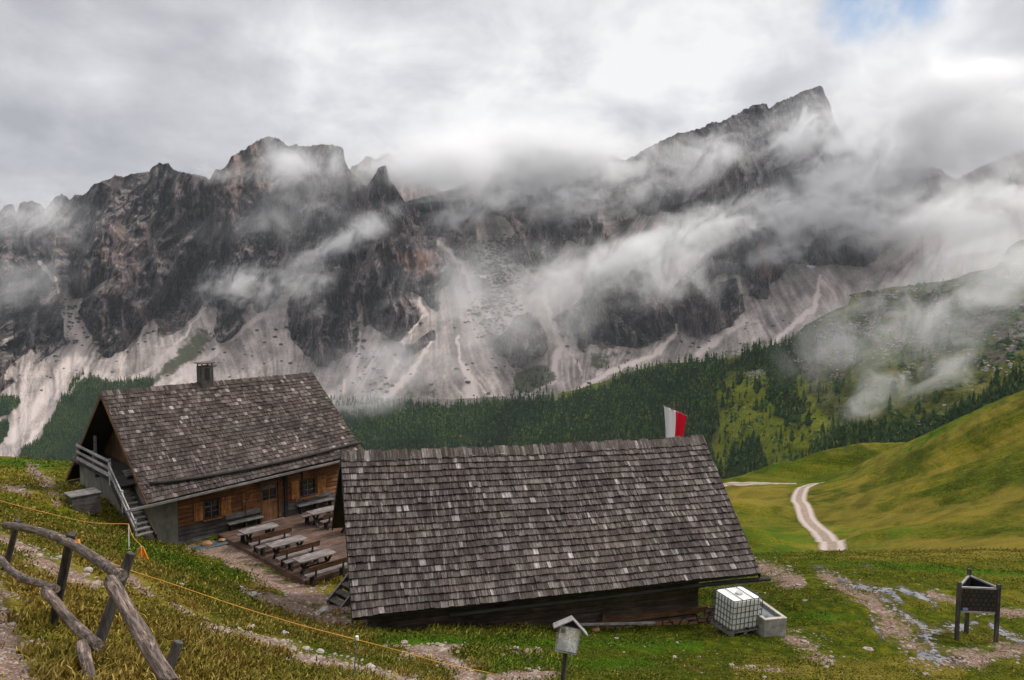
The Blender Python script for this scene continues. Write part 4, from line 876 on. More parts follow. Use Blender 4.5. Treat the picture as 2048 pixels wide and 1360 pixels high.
def bench_parts(root, L=1.8, back=0, H=.45):
    q = MB(); q.box(-L/2, L/2, -.16, -.005, H-.045, H); q.box(-L/2, L/2, .005, .16, H-.045, H); q.build('seat', M_TABLE, root)
    for sx in (-1, 1):
        q = MB(); x = sx*(L/2-.28); q.beam((x, -.13, 0), (x, -.08, H-.045), .07, .09, up=(1, 0, 0)); q.beam((x, .13, 0), (x, .08, H-.045), .07, .09, up=(1, 0, 0)); q.build('leg', M_DARK, root)
    if back:
        q = MB(); q.hexa([(-L/2, back*.19, H+.17), (L/2, back*.19, H+.17), (L/2, back*.225, H+.17), (-L/2, back*.225, H+.17), (-L/2, back*.25, H+.42), (L/2, back*.25, H+.42), (L/2, back*.285, H+.42), (-L/2, back*.285, H+.42)]); q.build('backrest', M_BROWN, root)
        for sx in (-1, 1):
            q = MB(); x = sx*(L/2-.35); q.beam((x, back*.17, H-.1), (x, back*.245, H+.38), .05, .07, up=(1, 0, 0)); q.build('bracket', M_DARK, root)
def place(name, local, rz, label, cat, group, fn, *a):
    o = empty(name, HF.M @ Vector(local), HF.th+rz); tag(o, label, cat, group); fn(o, *a); return o
TT = [((518, 1056), 'grey plank table nearest the hut wall, left of the door', ), ((573.5, 1082), 'bleached plank table in the middle of the row of three'), ((629.5, 1110.5), 'bleached plank table at the outer end of the row, by the barn'), ((650, 1019), 'plank table under the right hand hut window')]
loc = []
for (pp, lab) in TT:
    p_ = HF.level(pp[0], pp[1], DZ+.75); loc.append(p_); place('table', (p_.x, p_.y, DZ), random.uniform(-.015, .015), lab, 'table', 'plank tables on the terrace', table_parts)
print('TABLES', loc)
t1, t2, t3, t4 = loc
place('table', (t4.x+.35, t4.y-2.05, DZ), 0, 'plank table half hidden behind the corner of the shingled barn', 'table', 'plank tables on the terrace', table_parts)
BG = 'benches on the terrace'
place('bench', (t1.x+.1, t1.y+.62, DZ), 0, 'backless bench between the wall bench and the table nearest the hut', 'bench', BG, bench_parts, 1.8, 0)
m12 = (t1+t2)/2; m23 = (t2+t3)/2
place('bench', (m12.x, m12.y+.26, DZ), 0, 'bench with brown backrest behind the table nearest the hut', 'bench', BG, bench_parts, 1.95, -1)
place('bench', (m12.x-.05, m12.y-.32, DZ), 0, 'backless bench on the hut side of the middle table', 'bench', BG, bench_parts, 1.8, 0)
place('bench', (m23.x, m23.y+.26, DZ), 0, 'bench with brown backrest on the outer side of the middle table', 'bench', BG, bench_parts, 1.95, -1)
place('bench', (m23.x-.05, m23.y-.32, DZ), 0, 'backless bench on the hut side of the outermost table', 'bench', BG, bench_parts, 1.8, 0)
m34 = t3+(t3-t2)*.5
place('bench', (m34.x+.05, m34.y+.30, DZ-.1), 0, 'dark bench with backrest, the outermost one beside the barn steps', 'bench', BG, bench_parts, 2.0, -1, .47)
place('bench', (t4.x-.05, t4.y+.62, DZ), 0, 'backless bench against the logs under the right hand window', 'bench', BG, bench_parts, 1.8, 0)
place('bench', (t4.x+.2, t4.y-.78, DZ), 0, 'bench with backrest between the two tables by the barn corner', 'bench', BG, bench_parts, 1.8, -1)
def wall_bench(root, L):
    q = MB(); q.box(-L/2, L/2, -.38, -.02, .42, .47); q.build('seat', M_GREY, root)
    q = MB(); q.box(-L/2, L/2, .0, .04, .60, .86); q.build('backrest', M_GREY, root)
    for sx in (-1, 0, 1): q = MB(); q.box(sx*(L/2-.15)-.03, sx*(L/2-.15)+.03, -.34, .0, 0, .42); q.build('leg', M_DARK, root)
wa, _ = HF.plane(452, 1040, WQ-.1); wb, _ = HF.plane(521, 1030, WQ-.1)
place('wall_bench', ((wa+wb)/2, WQ-.08, .0), 0, 'grey wall bench fixed below the shutters left of the hut door', 'bench', 'benches along the hut wall', wall_bench, wb-wa)
wa, _ = HF.plane(592, 1010, WQ-.1); wb, _ = HF.plane(662, 1000, WQ-.1)
place('wall_bench', ((wa+wb)/2, WQ-.08, .1), 0, 'grey wall bench fixed below the right hand hut window', 'bench', 'benches along the hut wall', wall_bench, wb-wa)
# slab with two stones by the wall
p_ = HF.level(430, 1090, -.02); rt = empty('stone_slab', HF.M @ Vector((p_.x, p_.y, 0)), HF.th); tag(rt, 'blue grey flat slab on the gravel below the first hut window', 'slab')
q = MB(); q.hexa([(-1.2, -.30, -.15), (1.2, -.35, -.15), (1.25, .35, -.15), (-1.15, .3, -.15), (-1.2, -.30, .06), (1.2, -.35, .06), (1.25, .35, .06), (-1.15, .3, .06)]); q.build('slab', mat_simple('blue_slate', (.055, .075, .085), .6), rt, bevel=.03)
def rock_mesh(name, s=1.0, seed=0, sub=2):
    import bmesh
    bm = bmesh.new(); bmesh.ops.create_icosphere(bm, subdivisions=sub, radius=1)
    for v_ in bm.verts:
        d_ = v_.co.copy(); nz_ = float(pnoise(np.array([d_.x*1.1+seed]), np.array([d_.y*1.1]), d_.z*1.1+seed)[0]); v_.co = d_*(1+.42*nz_); v_.co.z *= .62; v_.co.x *= 1.15
        v_.co *= s
    me_ = bpy.data.meshes.new(name); bm.to_mesh(me_); bm.free(); return me_
def mat_stonecol(name, lo, hi):
    m, n = newmat(name); p = n.obj(); f = n.noise(p, 5, 5, .7); n.out(n.ramp(f, [(.3, lo), (.7, hi)]), .9, n.bump(f, .6, .05), spec=.2); return m
M_PALE = mat_stonecol('pale_limestone', (.22, .19, .165), (.52, .47, .43)); M_OR = mat_stonecol('ochre_stone', (.20, .10, .05), (.42, .23, .12))
def stone(px, py, s, label, m, seed, near=5, nm='rock'):
    p = hit_ground(px, py, near); o = link(nm, rock_mesh(nm, s, seed), m); o.location = p+Vector((0, 0, s*.15)); o.rotation_euler = (0, 0, seed); tag(o, label, 'rock', 'loose rocks lying on the grass'); return o
for i, (dx, lab) in enumerate(((-.35, 'larger ochre stone on the blue grey slab'), (.35, 'smaller ochre stone on the blue grey slab'))):
    o = link('rock', rock_mesh('rock', .20-.05*i, 3+i), M_OR); o.location = HF.M @ Vector((p_.x+dx, p_.y+.03, .13)); tag(o, lab, 'rock', 'stones on the slab')

# ------------------------------------------------------------------ THE BARN IN FRONT
BF = Frame(-4.616, 22.09, -11.5, .261)
barn = empty('barn', BF.o, BF.th); tag(barn, 'low timber barn in the foreground almost covered by a broad grey shingle roof', 'barn')
bE = 1.5; LB = 13.328
e0 = BF.fix((0, 0, bE), 705, 1238); e1 = BF.fix((LB, 0, bE), 1521, 1147); g0 = BF.fix((0, 4.225, bE+3.723), 682, 911); g1 = BF.fix((LB, 4.225, bE+3.723), 1407, 879)
k0 = BF.fix((0, 8.6, bE+.05), 664, 1052); k1 = k0+(g1-g0)
LBm = (e1-e0).length
def PBn(t, s): a = e0.lerp(e1, t/LBm); b = g0.lerp(g1, t/LBm); return a.lerp(b, s)+Vector((0, 0, -.06*math.sin(math.pi*s)-.07*math.sin(math.pi*t/LBm)*s+.012*math.sin(t*1.3+s*3)))
q = MB(); shingled(q, PBn, 23, .075, .19, LBm, moss=lambda t, s: .55*max(0, (s-.95)/.05)+.25*max(0, (.05-t)/.05)+.25*max(0, (t-.97)/.03), lift=.088, thick=.045)
q.build('roof', M_SH, barn, attr='moss')
q = MB(); slab(q, e0, e1, g1, g0, .10, 0, -.03); slab(q, k0, k1, g1, g0, .10, 0, 0); q.build('roof_boards', M_DARK, barn)
q = MB(); shingled(q, lambda t, s: k0.lerp(k1, t/LBm).lerp(g0.lerp(g1, t/LBm), s), 20, .15, .3, LBm); q.build('rear_roof', M_SH, barn, attr='moss')
q = MB(); t = 0
while t < LBm:
    wd = random.uniform(.08, .19); a = PBn(t, 1); b = PBn(min(t+wd-.006, LBm), 1); h = random.uniform(.02, .13); nn_ = (PBn(t, 1)-PBn(t, .9)).normalized(); up_ = Vector((0, -.02, .07)); u3 = Vector((0, -.02, .10)); l_ = random.uniform(.30, .36)
    q.hexa([a-nn_*l_+up_, b-nn_*l_+up_, b+nn_*h+up_, a+nn_*h+up_, a-nn_*l_+u3, b-nn_*l_+u3, b+nn_*h+u3, a+nn_*h+u3], 0, .38); t += wd
q.build('ridge_capping', M_SH, barn, attr='moss')
for A_1, B_1 in ((e0, g0), (k0, g0), (e1, g1)): q = MB(); q.beam(A_1+Vector((0, 0, -.10)), B_1+Vector((0, 0, -.10)), .05, .16); q.build('verge_board', M_DARK, barn)
# walls of squared logs, front one bends down with the slope
q = MB()
for lev in range(16):
    z0 = -1.6+lev*.235; z1 = z0+.22; x0_ = .5; x1_ = LB-1.9
    if z1 > bE+.45: break
    j = random.uniform(0, .03); q.box(x0_, x1_, .75-j, .95, z0, z1)
    q.box(x0_, x0_+.2, .95, 7.6, z0, z1); q.box(x1_-.2, x1_, .95, 7.6, z0, z1); q.box(x0_+.2, x1_-.2, 7.4, 7.6, z0, z1)
q.build('log_wall', M_BARNW, barn, bevel=.02)
for xx in (.52, LB-2.0): q = MB(); q.raw([(xx, .5, bE+.4), (xx, 8.0, bE+.4), (xx, 4.2, bE+3.5), (xx+.06, .5, bE+.4), (xx+.06, 8.0, bE+.4), (xx+.06, 4.2, bE+3.5)], [(0, 1, 2), (5, 4, 3), (0, 2, 5, 3), (2, 1, 4, 5)]); q.build('gable_boarding', M_DARK, barn)
q = MB(); a_, _ = BF.plane(1180, 1235, .7); b_, _ = BF.plane(1425, 1230, .7); q.box(a_, b_, .60, .745, -1.6, -.05)
q.box(b_-.3, b_+.02, .62, .745, -.05, .25)
q.build('foundation', M_STONE, barn)
q = MB(); q.box(a_+.3, b_-.2, .64, .74, .12, .30); a2, _ = BF.plane(1205, 1220, .7); q.box(a2-.05, a2+.07, .55, .64, -.1, .55); q.build('sill_beam', M_BROWN, barn)
q = MB(); q.tube(smoothpts([BF.fix((3.0, .1, bE-.15), 900, 1231), BF.fix((8.0, .1, bE-.15), 1200, 1196), BF.fix((12.6, 0, bE-.2), 1440, 1166), BF.fix((13.9, 0, bE-.2), 1540, 1158)], 4), .075, 8, lump=.05); q.build('gutter', M_DARK, barn, smooth=True)
for k in range(8): x = .9+k*1.45; q = MB(); q.beam((x, .05, bE+.0), (x, .95, bE+.72), .12, .14); q.build('rafter', M_DARK, barn)
# planks lying along the foot of the barn
for i, (a, b, yy, h, lab) in enumerate((((965, 1252), (1362, 1246), 0, .0, 'longest grey plank lying at the foot of the barn'), ((1000, 1242), (1360, 1236), .25, .10, 'dark plank leaning against the barn wall above the longest one'), ((1140, 1262), (1310, 1258), -.2, -.03, 'short thin plank lying in the grass in front of the others'))):
    p0 = hit_ground(a[0], a[1], 18); p1 = hit_ground(b[0], b[1], 18); mid = (p0+p1)/2; q = MB()
    q.beam(p0-mid, p1-mid, .10 if i < 2 else .07, .14 if i < 2 else .06); o = q.build('plank', M_LGREY if i != 1 else M_GREY); o.location = mid+Vector((0, .0, .20+.10*(i == 1))); tag(o, lab, 'plank', 'planks beside the barn')
# steps up to the terrace beside the barn
s0 = at(655, 1206, 28.2); s1 = at(702, 1146, 29.6); s0 = Vector(s0); s1 = Vector(s1); st = empty('wooden_steps', s0, 0); tag(st, 'short steep wooden steps leading up beside the left gable of the barn', 'steps')
dv = s1-s0; sd_ = Vector((.62, -.55, -.02)); q = MB(); q.beam((0, 0, 0), dv, .06, .24); q.beam(sd_, dv+sd_, .06, .24); q.build('stringer', M_GREY, st)
q = MB()
for f in (.12, .38, .64, .9): q.beam(dv*f+Vector((0, 0, .03)), dv*f+sd_+Vector((0, 0, .03)), .28, .05)
q.build('tread', M_LOGG, st)
q = MB()
for f in (.12, .38, .64, .9): q.beam(dv*f+Vector((0, .1, -.14)), dv*f+sd_+Vector((0, .1, -.14)), .03, .22)
q.build('riser', M_DARK, st)

# ------------------------------------------------------------------ flag behind the barn
def mat_cloth(name, col):
    m, n = newmat(name); f = n.noise(n.scale(n.obj(), (8, 8, 1)), 2, 4, .5); b = n.out(n.mix(n.math('MULTIPLY', f, .25), col, tuple(c_*.6 for c_ in col)), .8, spec=.2); b.inputs['Transmission Weight'].default_value = 0
    return m
M_FW = mat_cloth('white_cloth', (.78, .77, .76)); M_FR = mat_cloth('red_cloth', (.72, .008, .03))
fp = at(1348, 812, 31.5); g = gz(fp[0], fp[1]); fl = empty('flag', (fp[0], fp[1], g), 0); tag(fl, 'white and red banner hanging from a tilted cross bar behind the barn ridge', 'flag')
hz_ = fp[2]-g; q = MB(); q.tube([(0, .06, 0), (0, .06, hz_+.15)], .03, 8); q.build('flagpole', M_BROWN, fl, smooth=True)
A0 = Vector(at(1327, 811, 31.5)) - Vector((fp[0], fp[1], g)); A1 = Vector(at(1373, 831, 31.5))-Vector((fp[0], fp[1], g))
q = MB(); q.tube([A0-(A1-A0)*.03, A1+(A1-A0)*.04], .018, 6); q.build('cross_bar', M_GREY, fl)
q = MB(); q.tube([(0, .06, hz_+.12), (A0.x*.4, 0, A0.z*.6+(hz_+.12)*.4)], .008, 5); q.tube([(0, .06, hz_+.12), (A1.x*.9, 0, A1.z+.02)], .008, 5); q.build('stay_wire', M_IRON, fl)
def cloth(u0, u1, mat_, nm):
    V = []; nu, nv = 12, 26
    for j in range(nv):
        f = j/(nv-1)
        for i in range(nu):
            u = u0+(u1-u0)*i/(nu-1); bow = .10*math.sin(f*2.4)*(1-.3*u)
            p = A0.lerp(A1, u); xx = A0.x+(A1.x-A0.x)*(.02+.16*f+u*(1-.42*f))+.03*math.sin(f*4+u*2)*f
            V.append((xx, .09*math.sin(u*9+f*1.5)*(.25+f)+.05*math.sin(u*21+f), p.z-1.75*f*(1-.06*u)))
    me_ = npmesh(nm, np.array(V), grid_faces(nv, nu), True); o = link(nm, me_, mat_, fl); sl_ = o.modifiers.new('s', 'SOLIDIFY'); sl_.thickness = .006; return o
cloth(0, .5, M_FW, 'white_stripe'); cloth(.5, 1, M_FR, 'red_stripe')

# ------------------------------------------------------------------ water tank in its cage, trough
tk0 = on_ground(1462, 1275, 18); tr = empty('water_tank', tk0, R(-2)); tk = Frame(tk0.x, tk0.y, tk0.z, 0)
pA, pB = tk0, on_ground(1512, 1274, 18); ang = math.atan2(pB.y-pA.y, pB.x-pA.x)
tr.rotation_euler = (R(2), R(2.5), R(24)); tag(tr, 'white plastic water tank in a steel cage on a pallet at the barn corner', 'tank')
TW, TD, TH = 1.13, 1.0, 1.0; z0 = .16
q = MB(); r_ = .09
def rbox(q, x0, x1, y0, y1, z0, z1, r, m=0):
    pts = []
    for (cx_, cy_2, a0) in ((x1-r, y0+r, -90), (x1-r, y1-r, 0), (x0+r, y1-r, 90), (x0+r, y0+r, 180)):
        for k in range(4): a = R(a0+30*k); pts.append((cx_+r*math.cos(a), cy_2+r*math.sin(a)))
    rings = [(z0, .93), (z0+.05, 1), (z1-.06, 1), (z1-.015, .97), (z1, .90)]; vs = []; mx, my = (x0+x1)/2, (y0+y1)/2
    for z, f in rings: vs += [((x-mx)*f+mx, (y-my)*f+my, z) for x, y in pts]
    n_ = len(pts); fs = []
    for i in range(len(rings)-1):
        for j in range(n_): fs.append((i*n_+j, i*n_+(j+1) % n_, (i+1)*n_+(j+1) % n_, (i+1)*n_+j))
    fs.append(tuple(range(n_-1, -1, -1))); fs.append(tuple((len(rings)-1)*n_+j for j in range(n_))); q.raw(vs, fs, m)
rbox(q, .03, TW-.03, .03, TD-.03, z0, z0+TH-.04, .10); body = q.build('tank_body', mat_simple('milky_plastic', (.78, .79, .74), .35, noise=.08, sc=2, spec=.5), tr, smooth=False, bevel=.02)
q = MB(); q.tube([(TW*.5, TD*.45, z0+TH-.05), (TW*.5, TD*.45, z0+TH+.02)], .11, 16); q.build('lid', mat_simple('grey_plastic', (.45, .45, .43), .5), tr)
q = MB()
for zz_ in (.02, .22, .40, .58, .76, .97): q.tube([(0, 0, z0+zz_), (TW, 0, z0+zz_), (TW, TD, z0+zz_), (0, TD, z0+zz_), (0, 0, z0+zz_)], .014, 6)
for k in range(8):
    x = TW*k/7
    for y in (0, TD): q.tube([(x, y, z0), (x, y, z0+.98)], .013, 6)
for k in range(1, 7):
    y = TD*k/7
    for x in (0, TW): q.tube([(x, y, z0), (x, y, z0+.98)], .013, 6)
for x in (.35, .78): q.tube([(x, 0, z0+.98), (x, TD, z0+1.0)], .012, 6)
q.build('cage', mat_simple('dull_steel', (.10, .10, .105), .5, .5), tr)
q = MB()
for x in (0, TW/2-.06, TW-.12): q.box(x, x+.12, 0, TD, 0, .09)
for k in range(5): q.box(0, TW, k*.22, k*.22+.12, .09, .12)
q.build('pallet', M_GREY, tr)
q = MB(); q.tube([(TW*.5, -.01, z0+.06), (TW*.5, -.10, z0+.06)], .035, 8); q.build('outlet', M_IRON, tr)
tp_ = on_ground(1547, 1273, 18); tg = empty('water_trough', tp_, R(6)); tag(tg, 'long concrete trough full of water behind the white tank', 'trough')
tg.rotation_euler = (0, R(2), R(15))
q = MB(); TWd, TLn, THt = .78, 1.7, .52; x0 = -.34
for b_ in ((x0, x0+TWd, 0, .10), (x0, x0+TWd, TLn-.1, TLn), (x0, x0+.09, .10, TLn-.1), (x0+TWd-.09, x0+TWd, .10, TLn-.1)): q.box(*b_, -.25, THt)
q.box(x0+.09, x0+TWd-.09, .10, TLn-.1, -.25, .2); q.build('basin', M_CONC, tg, bevel=.015)
q = MB(); q.box(x0+.09, x0+TWd-.09, .10, TLn-.1, THt-.09, THt-.06); q.build('water', mat_simple('trough_water', (.10, .12, .12), .04, noise=.1, spec=.8), tg)
q = MB()
for (xa, xb, ya, yb) in ((x0-.01, x0+TWd+.01, -.01, .12), (x0-.01, x0+.10, .12, TLn), (x0+TWd-.10, x0+TWd+.01, .12, TLn)): q.box(xa, xb, ya, yb, THt, THt+.035)
q.build('rim', mat_simple('pale_concrete', (.40, .37, .31), .9), tg)

# ------------------------------------------------------------------ three sided information board
c0 = on_ground(1913, 1281, 15); c1 = on_ground(1991, 1296, 15); c2 = on_ground(1966, 1271, 15)
ib = empty('information_board', c0, 0); tag(ib, 'three sided dark information board on three wooden posts standing on a grassy mound', 'board')
P0 = Vector((0, 0, 0)); P1 = c1-c0; P1 = Vector((1.17, -.12, P1.z)); P2 = Vector((.84, .92, (c2-c0).z))
for p, h in ((P0, 1.90), (P1, 1.88), (P2, 1.98)):
    q = MB(); q.box(-.055, .055, -.055, .055, -.3, h); q.v = [(a+p.x, b+p.y, c_+p.z*(1 if c_ < 1 else 0)) for a, b, c_ in q.v]; q.build('post', M_POST, ib, bevel=.01)
def mat_board():
    m, n = newmat('printed_panel'); uv = n.obj(); br = n.add('ShaderNodeTexBrick'); br.offset = .5; n.put(br.inputs['Vector'], n.add('ShaderNodeTexCoord').outputs['Generated'])
    s_ = n.add('ShaderNodeSeparateXYZ'); n.put(s_.inputs[0], n.add('ShaderNodeTexCoord').outputs['Generated']); cv_ = n.add('ShaderNodeCombineXYZ'); n.put(cv_.inputs[0], s_.outputs[0]); n.put(cv_.inputs[1], s_.outputs[2]); n.put(br.inputs['Vector'], cv_.outputs[0])
    br.inputs['Scale'].default_value = 1; br.inputs['Brick Width'].default_value = .145; br.inputs['Row Height'].default_value = .20; br.inputs['Mortar Size'].default_value = .022
    br.inputs['Color1'].default_value = (0, 0, 0, 1); br.inputs['Color2'].default_value = (1, 1, 1, 1); br.inputs['Mortar'].default_value = (.5, .5, .5, 1)
    pic = n.ramp(br.outputs['Color'], [(0, (.05, .012, .012)), (.25, (.02, .028, .06)), (.42, (.05, .04, .02)), (.6, (.025, .04, .02)), (.8, (.08, .03, .03)), (1, (.11, .10, .09))], 'CONSTANT')
    pic = n.mix(.6, pic, (.022, .020, .026)); pic = n.mix(1, pic, n.ramp(n.noise(cv_.outputs[0], 26, 5, .75), [(.38, (.15, .15, .18)), (.62, (2.6, 2.5, 2.5))]), 'MULTIPLY')
    col = n.mix(br.outputs['Fac'], pic, (.008, .007, .009)); n.out(col, .35, spec=.5); return m
M_BOARD = mat_board(); M_DKB = mat_simple('black_board', (.010, .010, .012), .5)
def panel(a, b, za, zb, mt):
    q = MB(); d_ = (b-a).normalized(); a_ = a+d_*.07; b_ = b-d_*.07
    q.beam(Vector((a_.x, a_.y, (za+zb)/2)), Vector((b_.x, b_.y, (za+zb)/2)), .02, zb-za); pn = q.build('panel', mt, ib)
    for z in (za-.03, zb+.03): q = MB(); q.beam(Vector((a_.x, a_.y, z)), Vector((b_.x, b_.y, z)), .06, .05); q.build('frame', M_LGREY, pn)
    return pn
za, zb = .98, 1.70
panel(P0, P1, za, zb, M_BOARD); panel(P1, P2, za+.03, zb+.02, M_DKB); panel(P2, P0, za+.03, zb+.02, M_DKB)
fr = (P1-P0).normalized(); q = MB(); ctr = P0+fr*.20+Vector((0, -.02, 0)); q.beam(Vector((ctr.x-.08, ctr.y-.008, 1.04)), Vector((ctr.x+.08, ctr.y-.025, 1.04)), .008, .09); q.build('notice', mat_simple('notice_paper', (.18, .24, .38), .5, noise=.5, sc=30), ib)

# ------------------------------------------------------------------ small roofed sign on a leaning post
SY = 14.0; sg = Vector(at(1122, 1390, SY)); gzs = gz(sg.x, sg.y); sgo = empty('signpost', (sg.x, sg.y, gzs), 0); tag(sgo, 'small pale map sign with a little gabled roof on a leaning wooden post', 'sign')
tpz = Vector(at(1135, 1262, SY))-Vector((sg.x, sg.y, gzs))
bt = Vector(at(1126, 1362, SY))-Vector((sg.x, sg.y, gzs)); dr = (tpz-bt); base_ = bt-dr*(bt.z/dr.z+.15)
q = MB(); q.tube(smoothpts([base_, bt, tpz+Vector((0, .05, 0))], 4), [.042]*9 if False else .045, 9, lump=.08); q.build('post', M_POST, sgo, smooth=True)
tilt = Matrix.Translation(Vector(at(1136, 1278, SY))-Vector((sg.x, sg.y, gzs))) @ Matrix.Rotation(R(12), 4, 'Y') @ Matrix.Rotation(R(-8), 4, 'X')
q = MB(); q.box(-.20, .20, -.03, .0, -.225, .235, 0, tilt); q.build('board', M_GREY, sgo)
def mat_map():
    m, n = newmat('faded_map'); p = n.obj(); a = n.vor(n.vmath('ADD', p, (3, 0, 1)), 6, 'Color'); b = n.noise(p, 9, 6, .7, 1.5)
    col = n.mix(.86, a, (.88, .88, .82)); col = n.mix(n.ss(n.math('ABSOLUTE', n.math('SUBTRACT', b, .5)), .03, .01), col, (.30, .31, .31)); col = n.mix(n.ss(n.noise(p, 4, 4, .5), .45, .6), col, (.40, .43, .40))
    n.out(col, .25, spec=.5); return m
q = MB(); q.box(-.185, .185, -.040, -.031, -.21, .22, 0, tilt); q.build('map', mat_map(), sgo)
q = MB(); q.box(-.16, -.085, -.046, -.041, .10, .175, 0, tilt); q.build('emblem', mat_simple('emblem_brown', (.20, .16, .10), .5, noise=.8, sc=40), sgo)
q = MB(); q.box(.10, .165, -.046, -.041, .06, .17, 0, tilt); q.build('note', mat_simple('yellowed_paper', (.55, .52, .38), .6), sgo)
q = MB(); q.box(-.20, .20, -.05, .0, -.245, -.226, 0, tilt); q.box(-.205, -.186, -.05, .0, -.225, .22, 0, tilt); q.box(.186, .205, -.05, .0, -.225, .22, 0, tilt); q.build('frame', M_LGREY, sgo)
q = MB()
q.beam(tilt @ Vector((.0, -.04, .385)), tilt @ Vector((-.315, -.04, .165)), .26, .022, up=(0, 1, 0)); q.v = []; q.f = []; q.m = []; q.at = []
for sx, ln in ((-1, .31), (1, .33)):
    a = (0, .395); b = (sx*ln, .395-.21 if sx < 0 else .395-.235)
    q.hexa([tilt @ Vector(p) for p in ((a[0], -.14, a[1]-.02), (b[0], -.14, b[1]-.02), (b[0], .14, b[1]-.02), (a[0], .14, a[1]-.02), (a[0], -.14, a[1]), (b[0], -.14, b[1]), (b[0], .14, b[1]), (a[0], .14, a[1]))])
q.build('roof', M_LGREY, sgo)
q = MB(); q.raw([tilt @ Vector(p) for p in ((-.19, -.01, .236), (.19, -.01, .236), (0, -.01, .37), (-.19, .02, .236), (.19, .02, .236), (0, .02, .37))], [(0, 1, 2), (5, 4, 3), (0, 2, 5, 3), (2, 1, 4, 5), (1, 0, 3, 4)]); q.build('gable', M_DARK, sgo)

# ------------------------------------------------------------------ log fence, lower left
fe = empty('log_fence', Vector(at(183, 1344, 8.0)), 0); tag(fe, 'rustic fence of peeled curved logs on leaning posts in the lower left corner', 'fence'); fo = fe.location.copy()
def rel(px, py, Y): return Vector(at(px, py, Y))-fo
def post(top_, bot, r):
    a = rel(*top_); b = rel(*bot); b = b+(b-a)*.25; q = MB(); q.tube([b, b.lerp(a, .3), b.lerp(a, .6), b.lerp(a, .9), a], [r*1.05, r, r*.97, r*.95, r*.88], 10, lump=.07); q.build('post', M_POST, fe, smooth=False, bevel=.006)
post((36, 1040, 14.2), (14, 1124, 14.4), .060); post((143, 1067, 10.6), (108, 1238, 10.9), .064); post((262, 1106, 8.2), (168, 1370, 7.9), .060); post((358, 1283, 6.7), (318, 1385, 6.6), .050)
def mat_rail():
    m, n = newmat('peeled_log_rail'); cv_ = n.add('ShaderNodeCombineXYZ')
    for i, a_ in enumerate(('lx', 'ly', 'lz')): n.put(cv_.inputs[i], n.attr(a_))
    g = n.noise(n.scale(cv_.outputs[0], (1, 1, .35)), 9, 6, .72, .8); b = n.noise(cv_.outputs[0], 2.2, 5, .65); kn = n.vor(n.scale(cv_.outputs[0], (1, 1, 1.2)), 2.6)
    col = n.ramp(g, [(.34, (.028, .020, .015)), (.5, (.105, .078, .062)), (.66, (.27, .215, .185))]); col = n.mix(n.ss(b, .5, .62), col, n.mix(1, col, (1.9, 1.8, 1.75), 'MULTIPLY'))
    col = n.mix(n.ss(n.noise(cv_.outputs[0], 5, 5, .75), .56, .62), col, (.03, .022, .017)); col = n.mix(n.ss(kn, .10, .05), col, (.02, .014, .01))
    n.out(col, .8, n.bump(g, .9, .012), spec=.2); return m
M_RAILU = mat_rail()
def rail(pix, r, end=True):
    q = MB(); pts = smoothpts([rel(*p) for p in pix], 3); n_ = len(pts); q.tube(pts, [r*(1-.12*i/n_)*(1+.05*math.sin(i*.9)) for i in range(n_)], 16, lump=.02); o = q.build('rail', M_RAILU, fe, smooth=True); nv = len(q.v); ang = np.arange(nv) % 16*2*math.pi/16; ln = (pts[-1]-pts[0]).length*(np.arange(nv)//16)/n_; sd0 = random.uniform(0, 50)
    for nm_, ar_ in (('lx', np.cos(ang)*.25+sd0), ('ly', np.sin(ang)*.25), ('lz', ln)): a_ = o.data.attributes.new(nm_, 'FLOAT', 'POINT'); a_.data.foreach_set('value', ar_.astype(np.float32))
rail([(10, 1050, 14.0), (45, 1055, 13.2), (85, 1064, 12.0), (115, 1075, 11.1), (150, 1092, 10.1), (190, 1117, 9.2), (222, 1138, 8.4), (244, 1151, 7.95)], .064)
rail([(-30, 1105, 14.5), (0, 1118, 13.6), (18, 1138, 12.6), (50, 1158, 11.6), (82, 1167, 11.0), (112, 1178, 10.5)], .062)
rail([(90, 1182, 10.4), (110, 1203, 9.7), (140, 1240, 8.8), (168, 1268, 8.2), (197, 1291, 7.75)], .062)
rail([(222, 1163, 7.9), (235, 1185, 7.5), (262, 1232, 6.9), (290, 1280, 6.4), (312, 1320, 6.1), (345, 1372, 5.8)], .070)
rail([(164, 1290, 7.85), (172, 1320, 7.5), (180, 1350, 7.2), (190, 1390, 6.9)], .060)
# rope and stake fence
M_ROPE = mat_simple('orange_rope', (.50, .25, .03), .7, noise=.3, sc=40); M_ORT = mat_simple('orange_tape', (.75, .25, .02), .7, noise=.4, sc=30)
rf_ = empty('rope_fence', on_ground(258, 1104, 15), 0); ro = rf_.location.copy(); tag(rf_, 'sagging orange rope strung on thin white stakes across the grassy bank', 'fence')
stA = on_ground(258, 1104, 15); stB = on_ground(277, 1120, 15); stC = on_ground(706, 1356, 10)
def stake(p, px, py, nm='stake', cap=False):
    t_ = Vector(at(px, py, p.y)); q = MB(); q.tube([p-ro-Vector((0, 0, .1)), t_-ro], .016 if not cap else .010, 6); s_ = q.build(nm, M_WHITEP if not cap else M_GALV, rf_)
    if cap: q = MB(); q.tube([t_-ro-Vector((0, 0, .03)), t_-ro+Vector((0, 0, .03))], .026, 8); q.build('insulator', M_WHITEP, s_)
    return t_
tA = stake(stA, 257, 1048); tB = stake(stB, 283, 1092); tC = stake(stC, 714, 1276, cap=True)
def above(px, py, h):
    a, b = ray(px, py); Y = np.linspace(8, 50, 400); k = int(np.argmax(b*Y < ground_z(a*Y, Y)+h)); return Vector(at(px, py, Y[k]))
